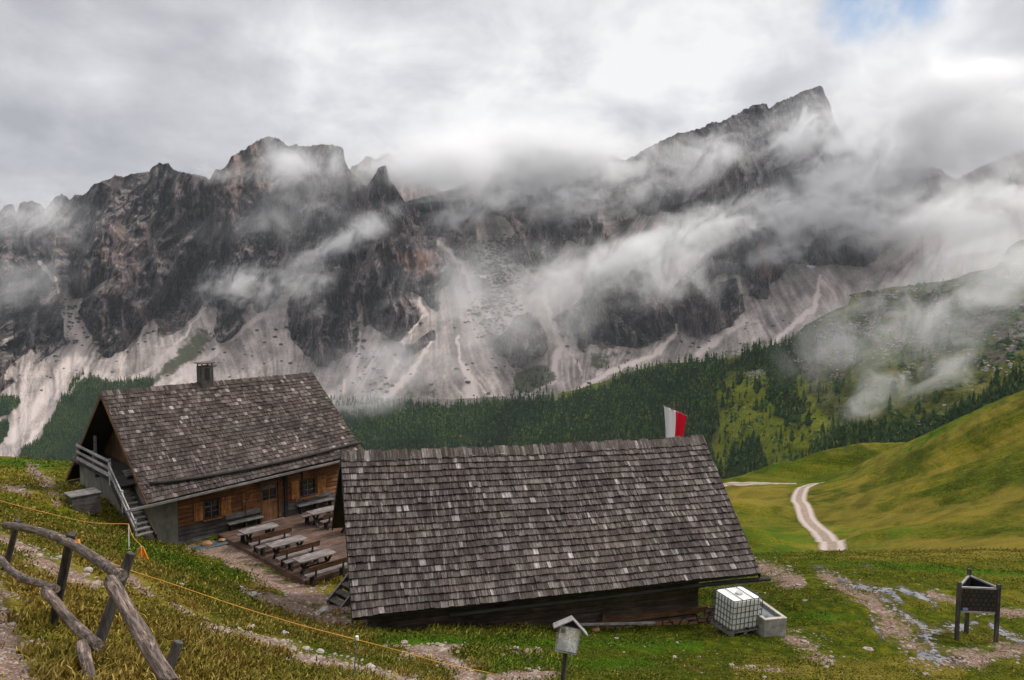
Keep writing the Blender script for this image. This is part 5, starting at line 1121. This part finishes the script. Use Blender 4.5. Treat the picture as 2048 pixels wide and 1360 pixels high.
def rope(pix, r, nm='rope'):
    q = MB(); q.tube(smoothpts([(Vector(at(*p)) if not isinstance(p, Vector) else p)-ro for p in pix], 6), r, 6); q.build(nm, M_ROPE, rf_, smooth=True)
rope([above(-60, 975, .5), above(0, 1001, .45), above(90, 1025, .45), above(180, 1045, .55), tA], .011); rope([tA, (265, 1072, (tA.y+tB.y)/2), tB], .010)
rope([(146, 1086, 10.45), (180, 1105, 11.3), (250, 1137, 12.2), (350, 1170, 13.2), (480, 1214, 13.8), (600, 1250, tC.y+.3), tC+Vector((0, 0, -.03)), (800, 1302, 14.3), (880, 1325, 14.9), (960, 1342, 15.3), (1010, 1352, 15.5)], .0085)
q = MB()
for k in range(16):
    x = random.uniform(-.16, .16); q.tube(smoothpts([tB-ro+Vector((x*.3, 0, -.02)), tB-ro+Vector((x, random.uniform(-.1, .1), -.3)), tB-ro+Vector((x*1.3+.05, random.uniform(-.1, .1), -.62))], 3), .012, 5)
q.build('rope_bundle', M_ORT, rf_)
q = MB(); q.tube([rel(150, 1080, 10.5)+fo-ro+Vector((.05, -.03, .02)), rel(153, 1088, 10.5)+fo-ro+Vector((.06, -.05, -.03))], .03, 6); q.build('rope_knot', M_ORT, rf_)
# rocks
for i, (a, b, s, lab) in enumerate([(372, 1146, .20, 'pale flat rock on the bank below the hut corner'), (500, 1258, .16, 'grey rock on the grass strip beside the gravel trail'), (568, 1268, .13, 'pale rock on the grass between trail and rope'), (640, 1305, .13, 'pale rock on the edge of the gravel trail left of the stake'), (1192, 1262, .17, 'orange brick coloured rock under the planks beside the barn'),
                                    (1233, 1278, .09, 'small pale rock on the dark green grass below the planks'), (935, 1292, .08, 'small pale rock left of the map sign on the green strip'), (1785, 1250, .08, 'small ochre rock near the wet tracks'), (560, 1135, .11, 'pale rock on the gravel below the terrace edge'), (176, 1145, .22, 'grey rock on the bank behind the second fence post'), (1350, 1316, .09, 'small brown rock on the grass in front of the tank'),
                                    (505, 1190, .2, 'grey angular rock at the edge of the bare soil'), (480, 1178, .16, 'smaller rock just above the grey angular one'), (650, 1222, .28, 'brown rock at the foot of the wooden steps'), (90, 975, .2, 'pale rock in the stony trickle on the left bank'), (740, 1335, .12, 'pale rock on the right edge of the gravel trail'), (1530, 1358, .09, 'pale stone at the bottom edge of the yard')]):
    stone(a, b, s*(.45 if i == 9 else .7), lab, M_OR if i in (4, 7) else M_PALE, i*1.7)
# ================================================================== TREES
def mat_needle():
    m, n = newmat('spruce_needles'); r = n.island(); p = n.pos(); f = n.noise(p, .6, 4, .7); g = n.noise(p, .012, 4, .6)
    col = n.ramp(r, [(0, (.014, .034, .018)), (.4, (.026, .055, .024)), (.72, (.045, .080, .026)), (.93, (.085, .115, .030)), (1, (.13, .15, .035))])
    col = n.mix(1, col, n.ramp(f, [(.3, (.5, .5, .5)), (.7, (1.5, 1.5, 1.5))]), 'MULTIPLY'); col = n.mix(1, col, n.ramp(g, [(.38, (.7, .75, .8)), (.62, (1.4, 1.35, 1.15))]), 'MULTIPLY')
    n.out(col, .9, spec=.1); return m
M_NEED = mat_needle(); M_BARK = mat_simple('bark', (.045, .032, .025), .9)
def conifer(h, seed, layers, arms, fat=.19):
    """ragged tiers of drooping branches round a tapering trunk"""
    rn = random.Random(seed); V = []; F = []; Mi = []
    nt = 5; rings = 3
    for i in range(rings):
        z = h*(-.05+.62*i/(rings-1)); r = h*.018*(1-.6*i/(rings-1))
        for j in range(nt): a = 2*math.pi*j/nt; V.append((r*math.cos(a), r*math.sin(a), z))
    for i in range(rings-1):
        for j in range(nt): F.append((i*nt+j, i*nt+(j+1) % nt, (i+1)*nt+(j+1) % nt, (i+1)*nt+j)); Mi.append(1)
    lean = rn.uniform(-.02, .02)
    for k in range(layers):
        f = k/layers; z0 = h*(.06+.90*f); R_ = h*fat*(1-f)**.85*rn.uniform(.78, 1.18)+.03*h*.3; zt = min(z0+h*(.30*(1-f*.55)), h*1.0); b = len(V)
        ox = rn.uniform(-.02, .02)*h+lean*z0; oy = rn.uniform(-.02, .02)*h
        V.append((ox*.5, oy*.5, zt if k < layers-1 else h)); ph = rn.uniform(0, 6)
        for j in range(arms*2):
            a = ph+math.pi*j/arms; q = R_*(rn.uniform(.8, 1.2) if j % 2 == 0 else rn.uniform(.38, .62)); V.append((ox+q*math.cos(a), oy+q*math.sin(a), z0+(h*.02 if j % 2 else -h*rn.uniform(.0, .05))))
        for j in range(arms*2): F.append((b, b+1+j, b+1+(j+1) % (arms*2))); Mi.append(0)
    return V, F, Mi
def conifer_mesh(name, *a, **k):
    V, F, Mi = conifer(*a, **k); me = bpy.data.meshes.new(name); me.from_pydata(V, [], F); me.materials.append(M_NEED); me.materials.append(M_BARK); me.polygons.foreach_set('material_index', Mi); me.update(); return me
NEARLINE = [(-100, 910), (0, 908), (60, 914), (134, 925), (203, 790), (627, 750), (727, 905), (1407, 880), (1450, 966), (1560, 964), (1620, 950), (1700, 932), (1750, 914), (1850, 868), (1950, 828), (2048, 788), (2300, 700)]
def scatter(H, dens, n, rseed):
    pxs, py, X, Y, Z = H[:5]; rg = np.random.default_rng(rseed)
    P_ = np.stack([X, Y, Z], -1); e1_ = P_[1:, :-1]-P_[:-1, :-1]; e2_ = P_[:-1, 1:]-P_[:-1, :-1]; ar = np.linalg.norm(np.cross(e1_, e2_), axis=-1)
    px = np.broadcast_to(pxs, py.shape); wgt = ar*dens(px, py)[:-1, :-1]; tot = wgt.sum(); idx = rg.choice(wgt.size, n, p=(wgt/tot).ravel()); i, j = np.unravel_index(idx, wgt.shape); a = rg.random(n)[:, None]; b = rg.random(n)[:, None]
    Q = P_[i, j]+(P_[i+1, j]-P_[i, j])*a+(P_[i, j+1]-P_[i, j])*b; return Q
def dens_hill(px, py):
    wx = px+14*fbm(px*.02, py*.02, 5., o=3); wy = py+9*fbm(px*.02, py*.02, 8., o=3); dn = np.zeros(px.shape)
    for q in FOREST: dn = np.maximum(dn, inpoly(wx, wy, q)*1.)
    cl = fbm(px*.018, py*.03, 3., o=3)
    dn = np.where(dn > 0, np.clip(1.0+.7*cl, .25, 2), 0)
    sp = np.clip(.07+.55*np.clip(cl-.15, 0, 1), 0, 1)*(px > 1400)*(py > 690)
    hi = (.012+.05*np.clip(cl-.2, 0, 1))*(px > 1500)*(py <= 690)
    return np.where(dn > 0, dn, sp+hi)+0.02*((px > 600) & (px < 1450) & (py > 790))
Q = scatter(HB, dens_hill, 11000, 5); rg = np.random.default_rng(9)
hts = (6.5+12.5*rg.random(len(Q))**1.3)*np.where(Q[:, 1] > 800, 1.0, .86)
pu, pv = project(Q[:, 0], Q[:, 1], Q[:, 2]); tu, tv = project(Q[:, 0], Q[:, 1], Q[:, 2]+hts)
line = np.interp(pu, [a for a, b in NEARLINE], [b for a, b in NEARLINE])
keep = tv < line+35; Q = Q[keep]; hts = hts[keep]; pu = pu[keep]; pv = pv[keep]; tv = tv[keep]; line = line[keep]
hts = np.where((pv < 690) & (pu > 1450), hts*.6, hts)
inframe = (pu > 4) & (pu < 2044) & (tv < line-6) & (tv > 0); size = np.where(inframe, hts/Q[:, 1], 0); order = np.argsort(-size); nearest = order[:300]; rest = order[300:]
protos = [conifer_mesh('spruce', 1.0, 40+i, 9, 6, fat=[.20, .17, .23, .15, .19][i]) for i in range(5)]
def zone(u, v):
    if u < 1500 and v > 880: return 'dark spruce in the dense clump just right of the barn ridge', 'spruces right of the barn'
    if v > 905: return 'dark spruce low on the valley edge behind the horizontal road', 'spruces along the valley edge'
    if u > 1620 and v > 820: return 'dark spruce in the row rising along the top edge of the big green hill', 'spruces along the green hill'
    if u < 1500: return 'spruce at the open right hand border of the dense forest', 'spruces at the forest border'
    if v > 800: return 'spruce standing in the bright green clearing below the mist', 'spruces in the clearing'
    return 'hazy spruce scattered on the misty upper slope at right', 'spruces on the misty slope'
for c_i, i in enumerate(nearest):
    o = bpy.data.objects.new('spruce_tree', protos[c_i % 5]); COL.objects.link(o); h = hts[i]; o.location = Q[i]-np.array([0, 0, .3]); w_ = random.uniform(.8, 1.25); o.scale = (h*w_, h*w_, h); o.rotation_euler = (0, 0, random.uniform(0, 6.28))
    l_, g_ = zone(pu[i], pv[i]); tag(o, l_, 'tree', g_)
def merged(Qs, hs, name, mats, variants, tri_only=True):
    Vs = []; Fs = []; Ms = []; off = 0
    for k, (V, F, Mi) in enumerate(variants):
        V = np.array(V); sel = np.arange(k, len(Qs), len(variants)); tri = []; mi = []
        for f, m_ in zip(F, Mi):
            for t in range(1, len(f)-1): tri.append((f[0], f[t], f[t+1])); mi.append(m_)
        tri = np.array(tri); m_n = len(sel); a = rg.uniform(0, 6.28, m_n); s_ = hs[sel]; wd_ = s_*rg.uniform(.8, 1.3, m_n)
        x = (V[None, :, 0]*np.cos(a)[:, None]-V[None, :, 1]*np.sin(a)[:, None])*wd_[:, None]+Qs[sel, 0][:, None]; y = (V[None, :, 0]*np.sin(a)[:, None]+V[None, :, 1]*np.cos(a)[:, None])*wd_[:, None]+Qs[sel, 1][:, None]; z = V[None, :, 2]*s_[:, None]+Qs[sel, 2][:, None]-.2
        Vs.append(np.stack([x, y, z], -1).reshape(-1, 3)); Fs.append((tri[None]+(np.arange(m_n)*len(V))[:, None, None]).reshape(-1, 3)+off); Ms.append(np.tile(mi, m_n)); off += m_n*len(V)
    me = npmesh(name, np.concatenate(Vs), np.concatenate(Fs), False); o = link(name, me, mats); me.polygons.foreach_set('material_index', np.concatenate(Ms).astype(np.int32)); return o
var = [conifer(1.0, 70+i, 4, 4, fat=[.2, .17, .22, .16][i % 4]) for i in range(8)]
o = merged(Q[rest], hts[rest], 'forest', [M_NEED, M_BARK], var); tag(o, 'dense dark spruce forest covering the slope behind the barn', 'forest', kind='stuff')
# forest at the foot of the wall on the left, thin outposts on the scree
_low = HM[5]
def dens_low(px, py):
    wx = px+8*fbm(px*.03, py*.03, 5., o=3); wy = py+6*fbm(px*.03, py*.03, 8., o=3); dn = np.zeros(px.shape)
    for q in LOWWOOD: dn = np.maximum(dn, inpoly(wx, wy, q)*1.)
    dn = dn*np.clip((py-740)/90, .08, 1)*(px > -200)*(px < 700)
    return dn+.10*((px > 630) & (px < 780) & (py > 800) & (py < 850))+.05*((px > 1380-360) & (px < 1100) & (py > 740) & (py < 800))+.01*((px > 1150) & (px < 1250) & (py > 720) & (py < 760))
Q2 = scatter(HM, dens_low, 5200, 6); h2 = rg.uniform(8, 15, len(Q2)); u2, v2 = project(Q2[:, 0], Q2[:, 1], Q2[:, 2]+h2); l2 = np.interp(u2, [a for a, b in NEARLINE], [b for a, b in NEARLINE]); k2 = (v2 < l2+25)
o = merged(Q2[k2], h2[k2], 'forest', [M_NEED, M_BARK], var); tag(o, 'dark blue green spruce forest below the scree fans at far left', 'forest', kind='stuff')
# low mountain pine scrub and boulders on the slope
def blob(seed):
    rn = random.Random(seed); V = []; F = []
    for k in range(5):
        b = len(V); cx_, cy_2, s_ = rn.uniform(-.5, .5), rn.uniform(-.5, .5), rn.uniform(.4, .8); V.append((cx_, cy_2, s_*rn.uniform(.7, 1.1)))
        for j in range(7): a = j/7*6.28; q = s_*rn.uniform(.7, 1.2); V.append((cx_+q*math.cos(a), cy_2+q*math.sin(a), rn.uniform(-.1, .15)))
        for j in range(7): F.append((b, b+1+j, b+1+(j+1) % 7))
    return V, F, [0]*len(F)
def dens_scrub(px, py):
    cl = fbm(px*.03, py*.05, 13., o=3); return np.clip(cl+.1, 0, 1)*((px > 1450) & (px < 2200) & (py < 930))*(1+2.5*(py < 720))
Q3 = scatter(HB, dens_scrub, 5200, 8); h3 = rg.uniform(.9, 2.6, len(Q3)); o = merged(Q3, h3, 'scrub', [M_NEED], [blob(i) for i in range(6)]); tag(o, 'low dark mountain pine scrub spotting the misty slope at right', 'scrub', kind='stuff')
Q3 = scatter(HB, lambda px, py: np.clip(fbm(px*.02, py*.03, 21., o=3), 0, 1)*((px > 1450) & (px < 2200) & (py < 940))*(.12+2*(py < 760)), 2000, 18); h3 = rg.uniform(.4, 1.7, len(Q3))
bl = []
for i in range(4):
    me_ = rock_mesh('b', 1.0, 31+i, 1); bl.append(([tuple(v.co) for v in me_.vertices], [tuple(p.vertices) for p in me_.polygons], [0]*len(me_.polygons)))
M_BOULD = mat_stonecol('grey_boulder', (.13, .12, .11), (.36, .33, .31))
o = merged(Q3, h3, 'boulders', [M_BOULD], bl); tag(o, 'pale boulders sprinkled over the slope at right', 'boulders', kind='stuff')
# blocks on the big central scree
def dens_blk(px, py): return (stroke(px, py, [(985, 500), (1010, 540), (1000, 600), (985, 630)], 38)**2+.5*stroke(px, py, [(130, 620), (150, 670)], 14)+.25*stroke(px, py, [(700, 700), (760, 760)], 20)+.02*((py > 640) & (py < 900)))*(py > 470)
Q4 = scatter(HM, dens_blk, 1500, 19); h4 = rg.uniform(1.5, 6, len(Q4))**1.0; o = merged(Q4, h4, 'boulders', [mat_stonecol('dark_block', (.05, .05, .05), (.16, .15, .14))], bl); tag(o, 'dark fallen blocks strewn over the central scree', 'boulders', kind='stuff')

# ================================================================== GRASS, STONES ON THE PATHS
def mat_blade():
    m, n = newmat('grass_blades'); r = n.island(); p = n.pos(); f = n.noise(p, .9, 5, .65); g = n.noise(p, .28, 4, .6); t = n.attr('tip'); lush = n.attr('lush')
    gr = n.ramp(r, [(0, (.035, .052, .006)), (.4, (.085, .104, .010)), (.75, (.145, .148, .016)), (1, (.24, .205, .04))])
    gr = n.mix(n.ss(lush, .3, .8), gr, n.ramp(r, [(0, (.018, .055, .003)), (.6, (.050, .125, .006)), (1, (.11, .165, .015))]))
    dr = n.ramp(r, [(0, (.10, .065, .014)), (.5, (.17, .12, .024)), (1, (.33, .25, .075))])
    col = n.mix(n.ss(n.math('ADD', n.math('ADD', n.math('MULTIPLY', f, .6), n.math('MULTIPLY', g, .6)), n.math('MULTIPLY', n.math('SUBTRACT', .15, lush), .35)), .53, .74), gr, dr)
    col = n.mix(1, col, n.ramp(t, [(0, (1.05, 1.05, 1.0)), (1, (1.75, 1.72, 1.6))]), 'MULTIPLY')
    b = n.out(col, .75, spec=.15); return m
M_BLADE = mat_blade()
def build_grass(n_, seed, name, label):
    rg = np.random.default_rng(seed); m_ = (GY[:-1, :-1] > 3) & (GX[:-1, :-1]**2+GY[:-1, :-1]**2 < 170**2) & (GPX[:-1, :-1] > -60) & (GPX[:-1, :-1] < 2110) & (GPY[:-1, :-1] < 1450) & (GY[:-1, :-1] < 165)
    e = GD[:-1, :-1]+.55*fbm(GX[:-1, :-1]*.7, GY[:-1, :-1]*.7, 2., o=4); m_ = m_ & (e < .42) & (GW[:-1, :-1] < .35)
    x_, y_ = GX[:-1, :-1], GY[:-1, :-1]
    l = HF.I; tx = l[0][0]*x_+l[0][1]*y_+l[0][3]; ty = l[1][0]*x_+l[1][1]*y_+l[1][3]; m_ &= ~((tx > .2) & (tx < 11.5) & (ty > -6.5 if False else ty > 1.0) & (ty < 11)) & ~((tx > 3.3) & (tx < 11.2) & (ty > yfront-.1) & (ty < 1.2))
    l = BF.I; tx = l[0][0]*x_+l[0][1]*y_+l[0][3]; ty = l[1][0]*x_+l[1][1]*y_+l[1][3]; m_ &= ~((tx > .4) & (tx < LB-1.8) & (ty > .8) & (ty < 7.8))
    idx = np.flatnonzero(m_); r = np.hypot(x_, y_).ravel()[idx]; wgt = np.clip(r/12, .5, 1.6)*np.clip(1-(r-40)/32, .0, 1); rdm = stroke(GPX[:-1, :-1].ravel()[idx], GPY[:-1, :-1].ravel()[idx], [(a_, b_) for a_, b_, c_ in ROAD1], [40, 36, 34, 30, 26, 20, 18, 22, 30]); wgt = wgt*((rdm < .45) | (r < 68)); ch_ = rg.choice(idx, n_, p=wgt/wgt.sum()); i, j = np.unravel_index(ch_, m_.shape)
    a = rg.random(n_); b = rg.random(n_)
    def lp(G): return G[i, j]*(1-a)*(1-b)+G[i+1, j]*a*(1-b)+G[i, j+1]*(1-a)*b+G[i+1, j+1]*a*b
    x, y, z = lp(GX), lp(GY), lp(GZ); rr = np.hypot(x, y); nbl = 7
    tuss = np.clip(fbm(x*.55, y*.55, 4., o=3)*1.2+.45, .12, 1.4)
    hgt = (.04+.12*tuss*rg.random(n_)**.9)*np.where(rr < 14, 1, np.where(rr < 30, .8, np.where(rr < 60, .9, 1.3))); yard = (x > 1.5) & (y > 15) & (x < 30); hgt = np.where(yard, hgt*.45, hgt); sp = .05+.004*rr
    X = np.repeat(x, nbl)+rg.normal(0, 1, n_*nbl)*np.repeat(sp, nbl); Yy = np.repeat(y, nbl)+rg.normal(0, 1, n_*nbl)*np.repeat(sp, nbl)
    Zz = np.repeat(z, nbl)-.02; H = np.repeat(hgt, nbl)*rg.uniform(.6, 1.3, n_*nbl); ww = (.0026+.0009*np.repeat(np.minimum(rr, 90), nbl)); an = rg.uniform(0, 6.28, n_*nbl)
    # wind and gravity lay the tussocks downhill to the right
    lx = rg.normal(.35, .45, n_*nbl)*H; ly = rg.normal(-.15, .45, n_*nbl)*H
    dx = np.cos(an)*ww; dy = np.sin(an)*ww
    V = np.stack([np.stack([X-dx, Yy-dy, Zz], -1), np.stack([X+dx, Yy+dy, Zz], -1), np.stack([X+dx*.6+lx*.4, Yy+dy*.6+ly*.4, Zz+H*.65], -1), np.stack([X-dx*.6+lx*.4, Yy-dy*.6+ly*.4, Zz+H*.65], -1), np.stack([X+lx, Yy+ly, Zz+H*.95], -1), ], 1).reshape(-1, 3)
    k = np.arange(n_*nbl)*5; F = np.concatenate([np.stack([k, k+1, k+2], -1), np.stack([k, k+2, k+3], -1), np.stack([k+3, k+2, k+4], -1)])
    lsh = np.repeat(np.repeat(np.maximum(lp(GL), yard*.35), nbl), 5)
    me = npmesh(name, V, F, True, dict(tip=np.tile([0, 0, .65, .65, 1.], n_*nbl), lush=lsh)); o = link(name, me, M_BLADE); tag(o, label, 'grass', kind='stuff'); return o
build_grass(80000, 3, 'grass', 'short green and straw coloured alpine grass on the banks and the yard')
M_GRAV = mat_stonecol('trail_gravel', (.13, .09, .07), (.42, .35, .30))
# stones on bare ground
def build_gravel(n_):
    rg = np.random.default_rng(4); e = GD+.45*fbm(GX*.9, GY*.9, 2., o=4); m_ = (e[:-1, :-1] > .35) & (GY[:-1, :-1] > 3) & (GPX[:-1, :-1] > -40) & (GPX[:-1, :-1] < 2090) & (GPY[:-1, :-1] < 1400)
    lone = (GY[:-1, :-1] > 5) & (GY[:-1, :-1] < 45) & (GPX[:-1, :-1] > 0) & (GPX[:-1, :-1] < 2048) & (GPY[:-1, :-1] < 1380) & (GPY[:-1, :-1] > 1000)
    i1 = rg.choice(np.flatnonzero(m_), n_); i2 = rg.choice(np.flatnonzero(lone), n_//14); ch_ = np.concatenate([i1, i2]); i, j = np.unravel_index(ch_, m_.shape)
    N_ = len(ch_); a = rg.random(N_)[:, None]; P_ = np.stack([GX, GY, GZ], -1); Q_ = P_[i, j]+(P_[i+1, j]-P_[i, j])*a+(P_[i, j+1]-P_[i, j])*rg.random(N_)[:, None]
    s_ = np.minimum(.008+.018*rg.exponential(.7, N_), .09)*np.clip(Q_[:, 1]/14, .6, 1.5)
    Q_[:, 2] += .2; o = merged(Q_, s_, 'gravel', [M_GRAV], bl); tag(o, 'pale gravel and small stones on the trails and bare soil', 'gravel', kind='stuff')
build_gravel(6500)

# ================================================================== CLOUD AND MIST ON THE WALL
def mdepth(px, py):
    pxs, pyg, X, Y, Z = HM[:5]; j = int(np.clip(np.searchsorted(pxs, px), 0, len(pxs)-1)); i = int(np.argmin(np.abs(pyg[:, j]-py))); return float(Y[i, j])
def hdepth(px, py):
    pxs, pyg, X, Y, Z = HB; j = int(np.clip(np.searchsorted(pxs, px), 0, len(pxs)-1)); i = int(np.argmin(np.abs(pyg[:, j]-py))); return float(Y[i, j])
def mat_mist(dens, nscale, rot, wisp, seed, fill):
    m, n = newmat('mist'); o = n.obj(); r = n.vmath('LENGTH', o); fall = n.ss(r, 1.0, .05)
    vr = n.add('ShaderNodeVectorRotate', rotation_type='Y_AXIS'); n.put(vr.inputs['Vector'], n.pos()); vr.inputs['Angle'].default_value = rot
    p = n.vmath('ADD', n.scale(vr.outputs[0], (1/nscale/wisp, 1/nscale, 1/nscale)), (seed*3.7, seed*1.3, seed*5.1))
    nz = n.noise(p, 1.05, 9, .68, 1.1)
    v = n.math('ADD', n.math('MULTIPLY', fall, .75), n.math('MULTIPLY', n.math('SUBTRACT', nz, .5), 5.2))
    v = n.math('SUBTRACT', v, fill); v = n.math('MAXIMUM', v, 0.0); v = n.math('MINIMUM', n.math('POWER', v, 1.5), 1.3)
    dn = n.math('MULTIPLY', v, fall)
    sc = n.add('ShaderNodeVolumePrincipled'); sc.inputs['Color'].default_value = (1, 1, 1, 1); sc.inputs['Anisotropy'].default_value = .35; n.put(sc.inputs['Density'], n.math('MULTIPLY', dn, dens))
    ou = n.add('ShaderNodeOutputMaterial'); n.l.new(sc.outputs[0], ou.inputs['Volume']); m.cycles.volume_step_rate = .4; return m
import bmesh
bm = bmesh.new(); bmesh.ops.create_icosphere(bm, subdivisions=3, radius=1.0); MISTME = bpy.data.meshes.new('mist_cloud'); bm.to_mesh(MISTME); bm.free()
# px, py, half width, half height, tilt (deg, rising to the right), optical depth, noise size, fill threshold, label
MIST = [(1000, 312, 380, 105, 4, 5.0, 110, -.3, 'thick white cloud hiding the ridge in the middle'),
        (880, 330, 200, 95, 10, 4.5, 80, -.1, 'cloud tongue behind the rock pinnacle'),
        (1170, 325, 190, 80, 0, 4.5, 60, -.1, 'torn cloud hem over the middle of the ridge'),
        (930, 425, 190, 60, 24, 4.2, 50, .12, 'bright wisp right of the pinnacle below the big cloud'),
        (690, 482, 190, 52, 26, 3.2, 50, .2, 'thin wisp rising across the cliff below the pinnacle'),
        (610, 335, 190, 100, 0, 2.6, 90, .1, 'veil over the flat topped tower'),
        (430, 345, 150, 40, 0, 1.3, 50, .2, 'thin veil on the crest left of the tower'),
        (465, 570, 120, 75, 20, 3.6, 36, .3, 'torn puff on the dark cliff at left'),
        (545, 585, 90, 85, 30, 3.0, 36, .3, 'torn puff beside the apex of the scree cone'),
        (620, 560, 90, 120, 0, 2.0, 45, .3, 'faint puff in front of the striped cliff'),
        (60, 440, 210, 95, 0, 1.7, 90, .1, 'grey veil on the far left crest'),
        (30, 570, 170, 130, 0, 1.1, 90, .2, 'faint veil on the far left cliff'),
        (560, 440, 260, 90, 10, 1.1, 80, .15, 'broad faint veil over the dark upper cliffs at left'),
        (1190, 540, 330, 78, 20, 4.6, 70, .10, 'long bright mist bank crossing the central scree'),
        (1000, 620, 320, 190, 0, 1.7, 110, .05, 'broad thin veil over the central scree'),
        (790, 735, 220, 115, 0, 1.3, 90, .08, 'veil over the lower scree cone behind the hut'),
        (1290, 560, 260, 120, 15, 2.2, 90, .12, 'thin mist over the small knoll cliffs'),
        (1235, 350, 90, 42, 0, 1.8, 40, .2, 'wisp at the notch in the ridge'),
        (1110, 400, 240, 80, 0, 3.4, 45, .15, 'torn mist over the dark middle cliff'),
        (1380, 330, 280, 90, 24, 2.0, 100, .12, 'thin veil along the rising crest'),
        (1400, 465, 240, 85, 22, 3.4, 70, .12, 'drifting bank under the long ledge'),
        (1590, 430, 220, 95, 10, 4.6, 75, .12, 'white bank in front of the ledges below the summit'),
        (1590, 270, 150, 75, 35, 4.2, 50, .15, 'wisp climbing to the summit'),
        (1700, 330, 170, 110, 45, 5.0, 70, -.05, 'cloud wrapping the right side of the summit'),
        (1900, 250, 400, 180, 5, 4.8, 150, -.25, 'great pale cloud right of the summit'),
        (1800, 430, 330, 115, 5, 4.0, 95, .05, 'cloud bank over the right hand cliffs'),
        (2000, 440, 280, 150, 15, 3.2, 110, -.05, 'cloud over the upper scree at far right'),
        (1900, 560, 240, 80, 15, 1.1, 120, .05, 'pale veil over the scree at far right'),
        (1560, 505, 150, 55, 15, 2.0, 55, .2, 'faint wisp in front of the ochre cliff')]
def add_mist(q, Yc, seed):
    px, py, rw, rh, tl, tau, ns, fill, lab = q; rx = rw/FPX*Yc; rz = rh/FPX*Yc; ry = min(rz*1.1, 130)
    c_ = at(px, py, Yc-ry*1.0); o = bpy.data.objects.new('mist_cloud', MISTME.copy()); COL.objects.link(o); o.location = c_; o.scale = (rx, ry, rz); o.rotation_euler = (0, -R(tl), 0)
    o.data.materials.append(mat_mist(tau/(ry*.9), ns, R(tl+8), 1.35, seed, fill)); tag(o, lab, 'mist', kind='stuff'); return o
for i, q in enumerate(MIST): add_mist(q, min(mdepth(q[0], q[1]), mdepth(q[0], min(q[1]+q[3]*.5, 990)))-10, i+1)
for i, q in enumerate([(1720, 660, 230, 125, 30, 1.5, 48, .22, 'low mist drifting over the wooded shoulder'), (1900, 640, 240, 115, 20, 1.7, 55, .18, 'low mist under the right hand shoulder crest'), (1740, 790, 180, 75, 25, 1.5, 30, .28, 'thin low mist above the clearing'), (1880, 745, 170, 60, 20, 1.4, 28, .3, 'faint mist over the boulder slope'),
                       (1985, 600, 160, 80, 10, 1.1, 50, .15, 'faint mist at the right edge of the shoulder'), (1990, 530, 220, 110, 15, 2.0, 80, .0, 'grey mist swallowing the crest at the right edge')]): add_mist(q, hdepth(q[0], q[1])-5, 60+i)
o = add_mist((730, 800, 170, 60, 0, .8, 60, .2, 'thin mist over the forest edge behind the hut'), 1150, 77)
# ------------------------------------------------------------------ the air
mb = MB(); mb.box(-3600, 3600, -60, 5200, -440, 1500); hz = mb.build('haze', None); hz.data.materials.clear()
m, n = newmat('air'); vp = n.add('ShaderNodeVolumePrincipled'); vp.inputs['Color'].default_value = (.80, .90, 1, 1); vp.inputs['Density'].default_value = .00003; ou = n.add('ShaderNodeOutputMaterial'); n.l.new(vp.outputs[0], ou.inputs['Volume']); hz.data.materials.append(m)
tag(hz, 'thin blue grey mountain air', 'haze', kind='stuff')
